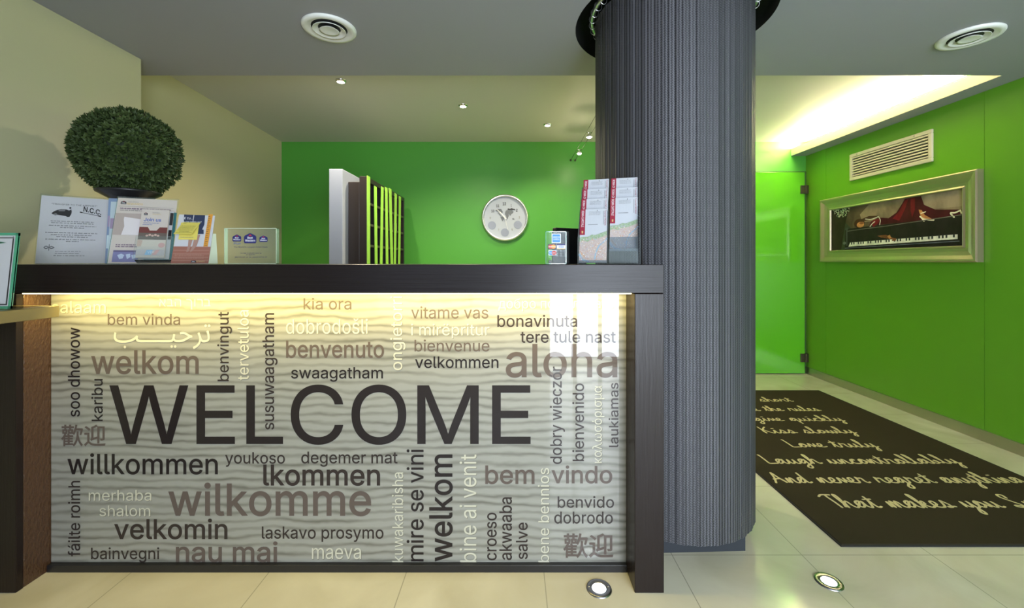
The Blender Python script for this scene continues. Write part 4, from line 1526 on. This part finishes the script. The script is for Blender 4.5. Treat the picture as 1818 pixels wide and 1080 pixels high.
# ------------------------------------------------------------------ rug with handwritten lines
rg = thing('lettered_rug', (1.98, 2.68, 0), 'dark brown rug with pale handwritten lines beside the green wall', 'rug')
under(MB().box(1.302, 2.662, 1.678, 3.690, .0005, .009).build('pile', m_mat, bevel=.003), rg)
under(MB().box(1.296, 2.668, 1.672, 3.696, .0004, .006).build('edging', mat('rug_edge', (.010, .009, .007), .9)), rg)
G = {  # one pen line per letter: points on a grid where small letters are 1 high; last number is the advance
    'a': ([(0, .1), (.55, .95), (.25, .9), (.1, .45), (.25, .02), (.55, .3), (.72, .95), (.68, .25), (.82, 0), (1.0, .12)], 1.0),
    'b': ([(0, .1), (.3, 1.3), (.38, 2.0), (.22, 2.0), (.18, .9), (.2, .05), (.55, .15), (.6, .7), (.45, .55), (.9, .45)], .9),
    'c': ([(0, .1), (.5, .95), (.55, .75), (.35, .9), (.12, .45), (.3, .02), (.8, .15)], .8),
    'd': ([(0, .1), (.55, .95), (.25, .9), (.1, .4), (.3, .02), (.6, .5), (.68, 2.0), (.66, .3), (.8, 0), (1.0, .12)], 1.0),
    'e': ([(0, .1), (.45, .5), (.45, .95), (.2, .8), (.15, .2), (.4, 0), (.75, .15)], .75),
    'f': ([(0, .1), (.35, 1.2), (.45, 2.0), (.25, 1.9), (.22, 0), (.2, -.9), (.35, -.8), (.3, .05), (.7, .12)], .7),
    'g': ([(0, .1), (.55, .95), (.25, .9), (.1, .45), (.3, .05), (.62, .5), (.68, .95), (.62, -.6), (.35, -1.05), (.2, -.75), (.6, -.2), (.95, .12)], .95),
    'h': ([(0, .1), (.3, 1.2), (.35, 2.0), (.18, 1.9), (.15, 0), (.3, .7), (.55, .95), (.62, .3), (.75, 0), (.95, .12)], .95),
    'i': ([(0, .1), (.25, .95), (.25, .25), (.38, 0), (.55, .12)], .55),
    'k': ([(0, .1), (.3, 1.2), (.35, 2.0), (.18, 1.9), (.15, 0), (.3, .7), (.55, .95), (.5, .55), (.3, .5), (.6, 0), (.85, .12)], .85),
    'l': ([(0, .1), (.32, 1.2), (.36, 2.0), (.2, 1.95), (.18, .3), (.35, 0), (.6, .12)], .6),
    'm': ([(0, .1), (.15, .9), (.2, 0), (.4, .9), (.52, .8), (.55, 0), (.75, .9), (.9, .8), (.92, .2), (1.05, 0), (1.25, .12)], 1.25),
    'n': ([(0, .1), (.15, .9), (.2, 0), (.42, .88), (.58, .8), (.6, .2), (.72, 0), (.92, .12)], .92),
    'o': ([(0, .1), (.45, .95), (.2, .8), (.1, .35), (.3, 0), (.6, .35), (.5, .9), (.6, .75), (.95, .75)], .85),
    'q': ([(0, .1), (.55, .95), (.25, .9), (.1, .45), (.3, .05), (.62, .5), (.68, .95), (.66, -1.0), (.7, -.4), (.95, .12)], .95),
    'r': ([(0, .1), (.2, .9), (.25, 1.05), (.35, .85), (.6, .85), (.55, .25), (.68, 0), (.88, .12)], .88),
    's': ([(0, .1), (.3, .8), (.4, 1.05), (.55, .5), (.5, .05), (.25, .0), (.3, .1), (.8, .12)], .8),
    't': ([(0, .1), (.3, 1.1), (.36, 1.7), (.32, .3), (.45, 0), (.65, .12)], .65),
    'u': ([(0, .1), (.2, .9), (.2, .2), (.38, 0), (.6, .4), (.68, .92), (.68, .2), (.8, 0), (1.0, .12)], 1.0),
    'v': ([(0, .1), (.2, .9), (.32, .75), (.42, .05), (.7, .85), (.65, .7), (.95, .7)], .85),
    'w': ([(0, .1), (.2, .9), (.22, .2), (.4, 0), (.58, .8), (.6, .2), (.78, 0), (1.0, .9), (.98, .7), (1.2, .7)], 1.15),
    'y': ([(0, .1), (.2, .9), (.22, .25), (.4, .05), (.62, .5), (.7, .95), (.62, -.5), (.45, -1.0), (.3, -.8), (.6, -.2), (.95, .12)], .95),
    'L': ([(.05, 2.0), (.12, 1.95), (.16, .9), (.18, .1), (.4, 0), (.75, .05), (1.0, .12)], .95),
    'B': ([(.1, 2.0), (.12, 0), (.1, 1.9), (.6, 1.9), (.6, 1.2), (.2, 1.05), (.75, .8), (.6, .1), (.15, 0), (1.0, .12)], 1.0),
    'F': ([(.9, 2.0), (.1, 1.95), (.2, 1.6), (.2, 0), (.2, 1.0), (.7, 1.05), (.9, .12)], .9),
    'K': ([(.1, 2.0), (.15, 0), (.13, .9), (.8, 2.0), (.3, 1.1), (.75, .1), (1.0, .12)], 1.0),
    'A': ([(.0, 0), (.35, 1.0), (.55, 2.0), (.7, 1.0), (.95, 0), (.75, .75), (.15, .7)], 1.15),
    'T': ([(-.25, 1.75), (.1, 2.05), (.75, 2.0), (.35, 1.95), (.4, .8), (.42, 0)], .75),
    'S': ([(.65, 1.5), (.75, 1.95), (.45, 2.05), (.3, 1.6), (.55, .9), (.75, .35), (.5, 0), (.15, .15), (.3, .3), (.9, .2)], 1.1),
}
BREAK = 'AT'
a = Art((0, 0, .0092), (1, 0, 0), (0, 1, 0), lift=.0003, step=.00002)


def script(s, x0, x1, yb, xh=.051):
    tot = 0
    for c in s:
        tot += .75 if c == ' ' else G[c][1]
    sc = (x1 - x0) / tot
    x = 0
    runs, dots, cur = [], [], []
    for c in s:
        if c == ' ':
            if cur:
                runs.append(cur)
            cur = []
            x += .75
            continue
        pts, adv = G[c]
        q = [(x0 + (x + p) * sc, yb + h * xh) for p, h in pts]
        cur = (cur[:-1] + q) if cur else q
        if c in BREAK:
            runs.append(cur)
            cur = []
        if c == 'i':
            dots.append([(x0 + (x + .22) * sc, yb + 1.45 * xh), (x0 + (x + .42) * sc, yb + 1.5 * xh)])
        if c == 't':
            dots.append([(x0 + (x + .05) * sc, yb + 1.25 * xh), (x0 + (x + .62) * sc, yb + 1.3 * xh)])
        x += adv
    if cur:
        runs.append(cur)
    for r_ in runs:
        a.layer += 1
        a.stroke(r_, .0105, m_matink, 8)
    a.layer += 4
    for r_ in dots:
        a.stroke(r_, .0095, m_matink, 0)


for s_, xa, xb, yb in (('Life is short', 1.62, 2.249, 3.39), ('Break the rules', 1.60, 2.315, 3.176), ('Forgive quickly', 1.53, 2.336, 2.974), ('Kiss slowly', 1.645, 2.245, 2.762),
                       ('Love truly', 1.68, 2.209, 2.553), ('Laugh uncontrollably', 1.41, 2.49, 2.345), ('And never regret anything', 1.33, 2.61, 2.14), ('That makes you Smile', 1.47, 2.56, 1.925)):
    script(s_, xa, xb, yb)
under(a.build('script_lettering', rg), rg)
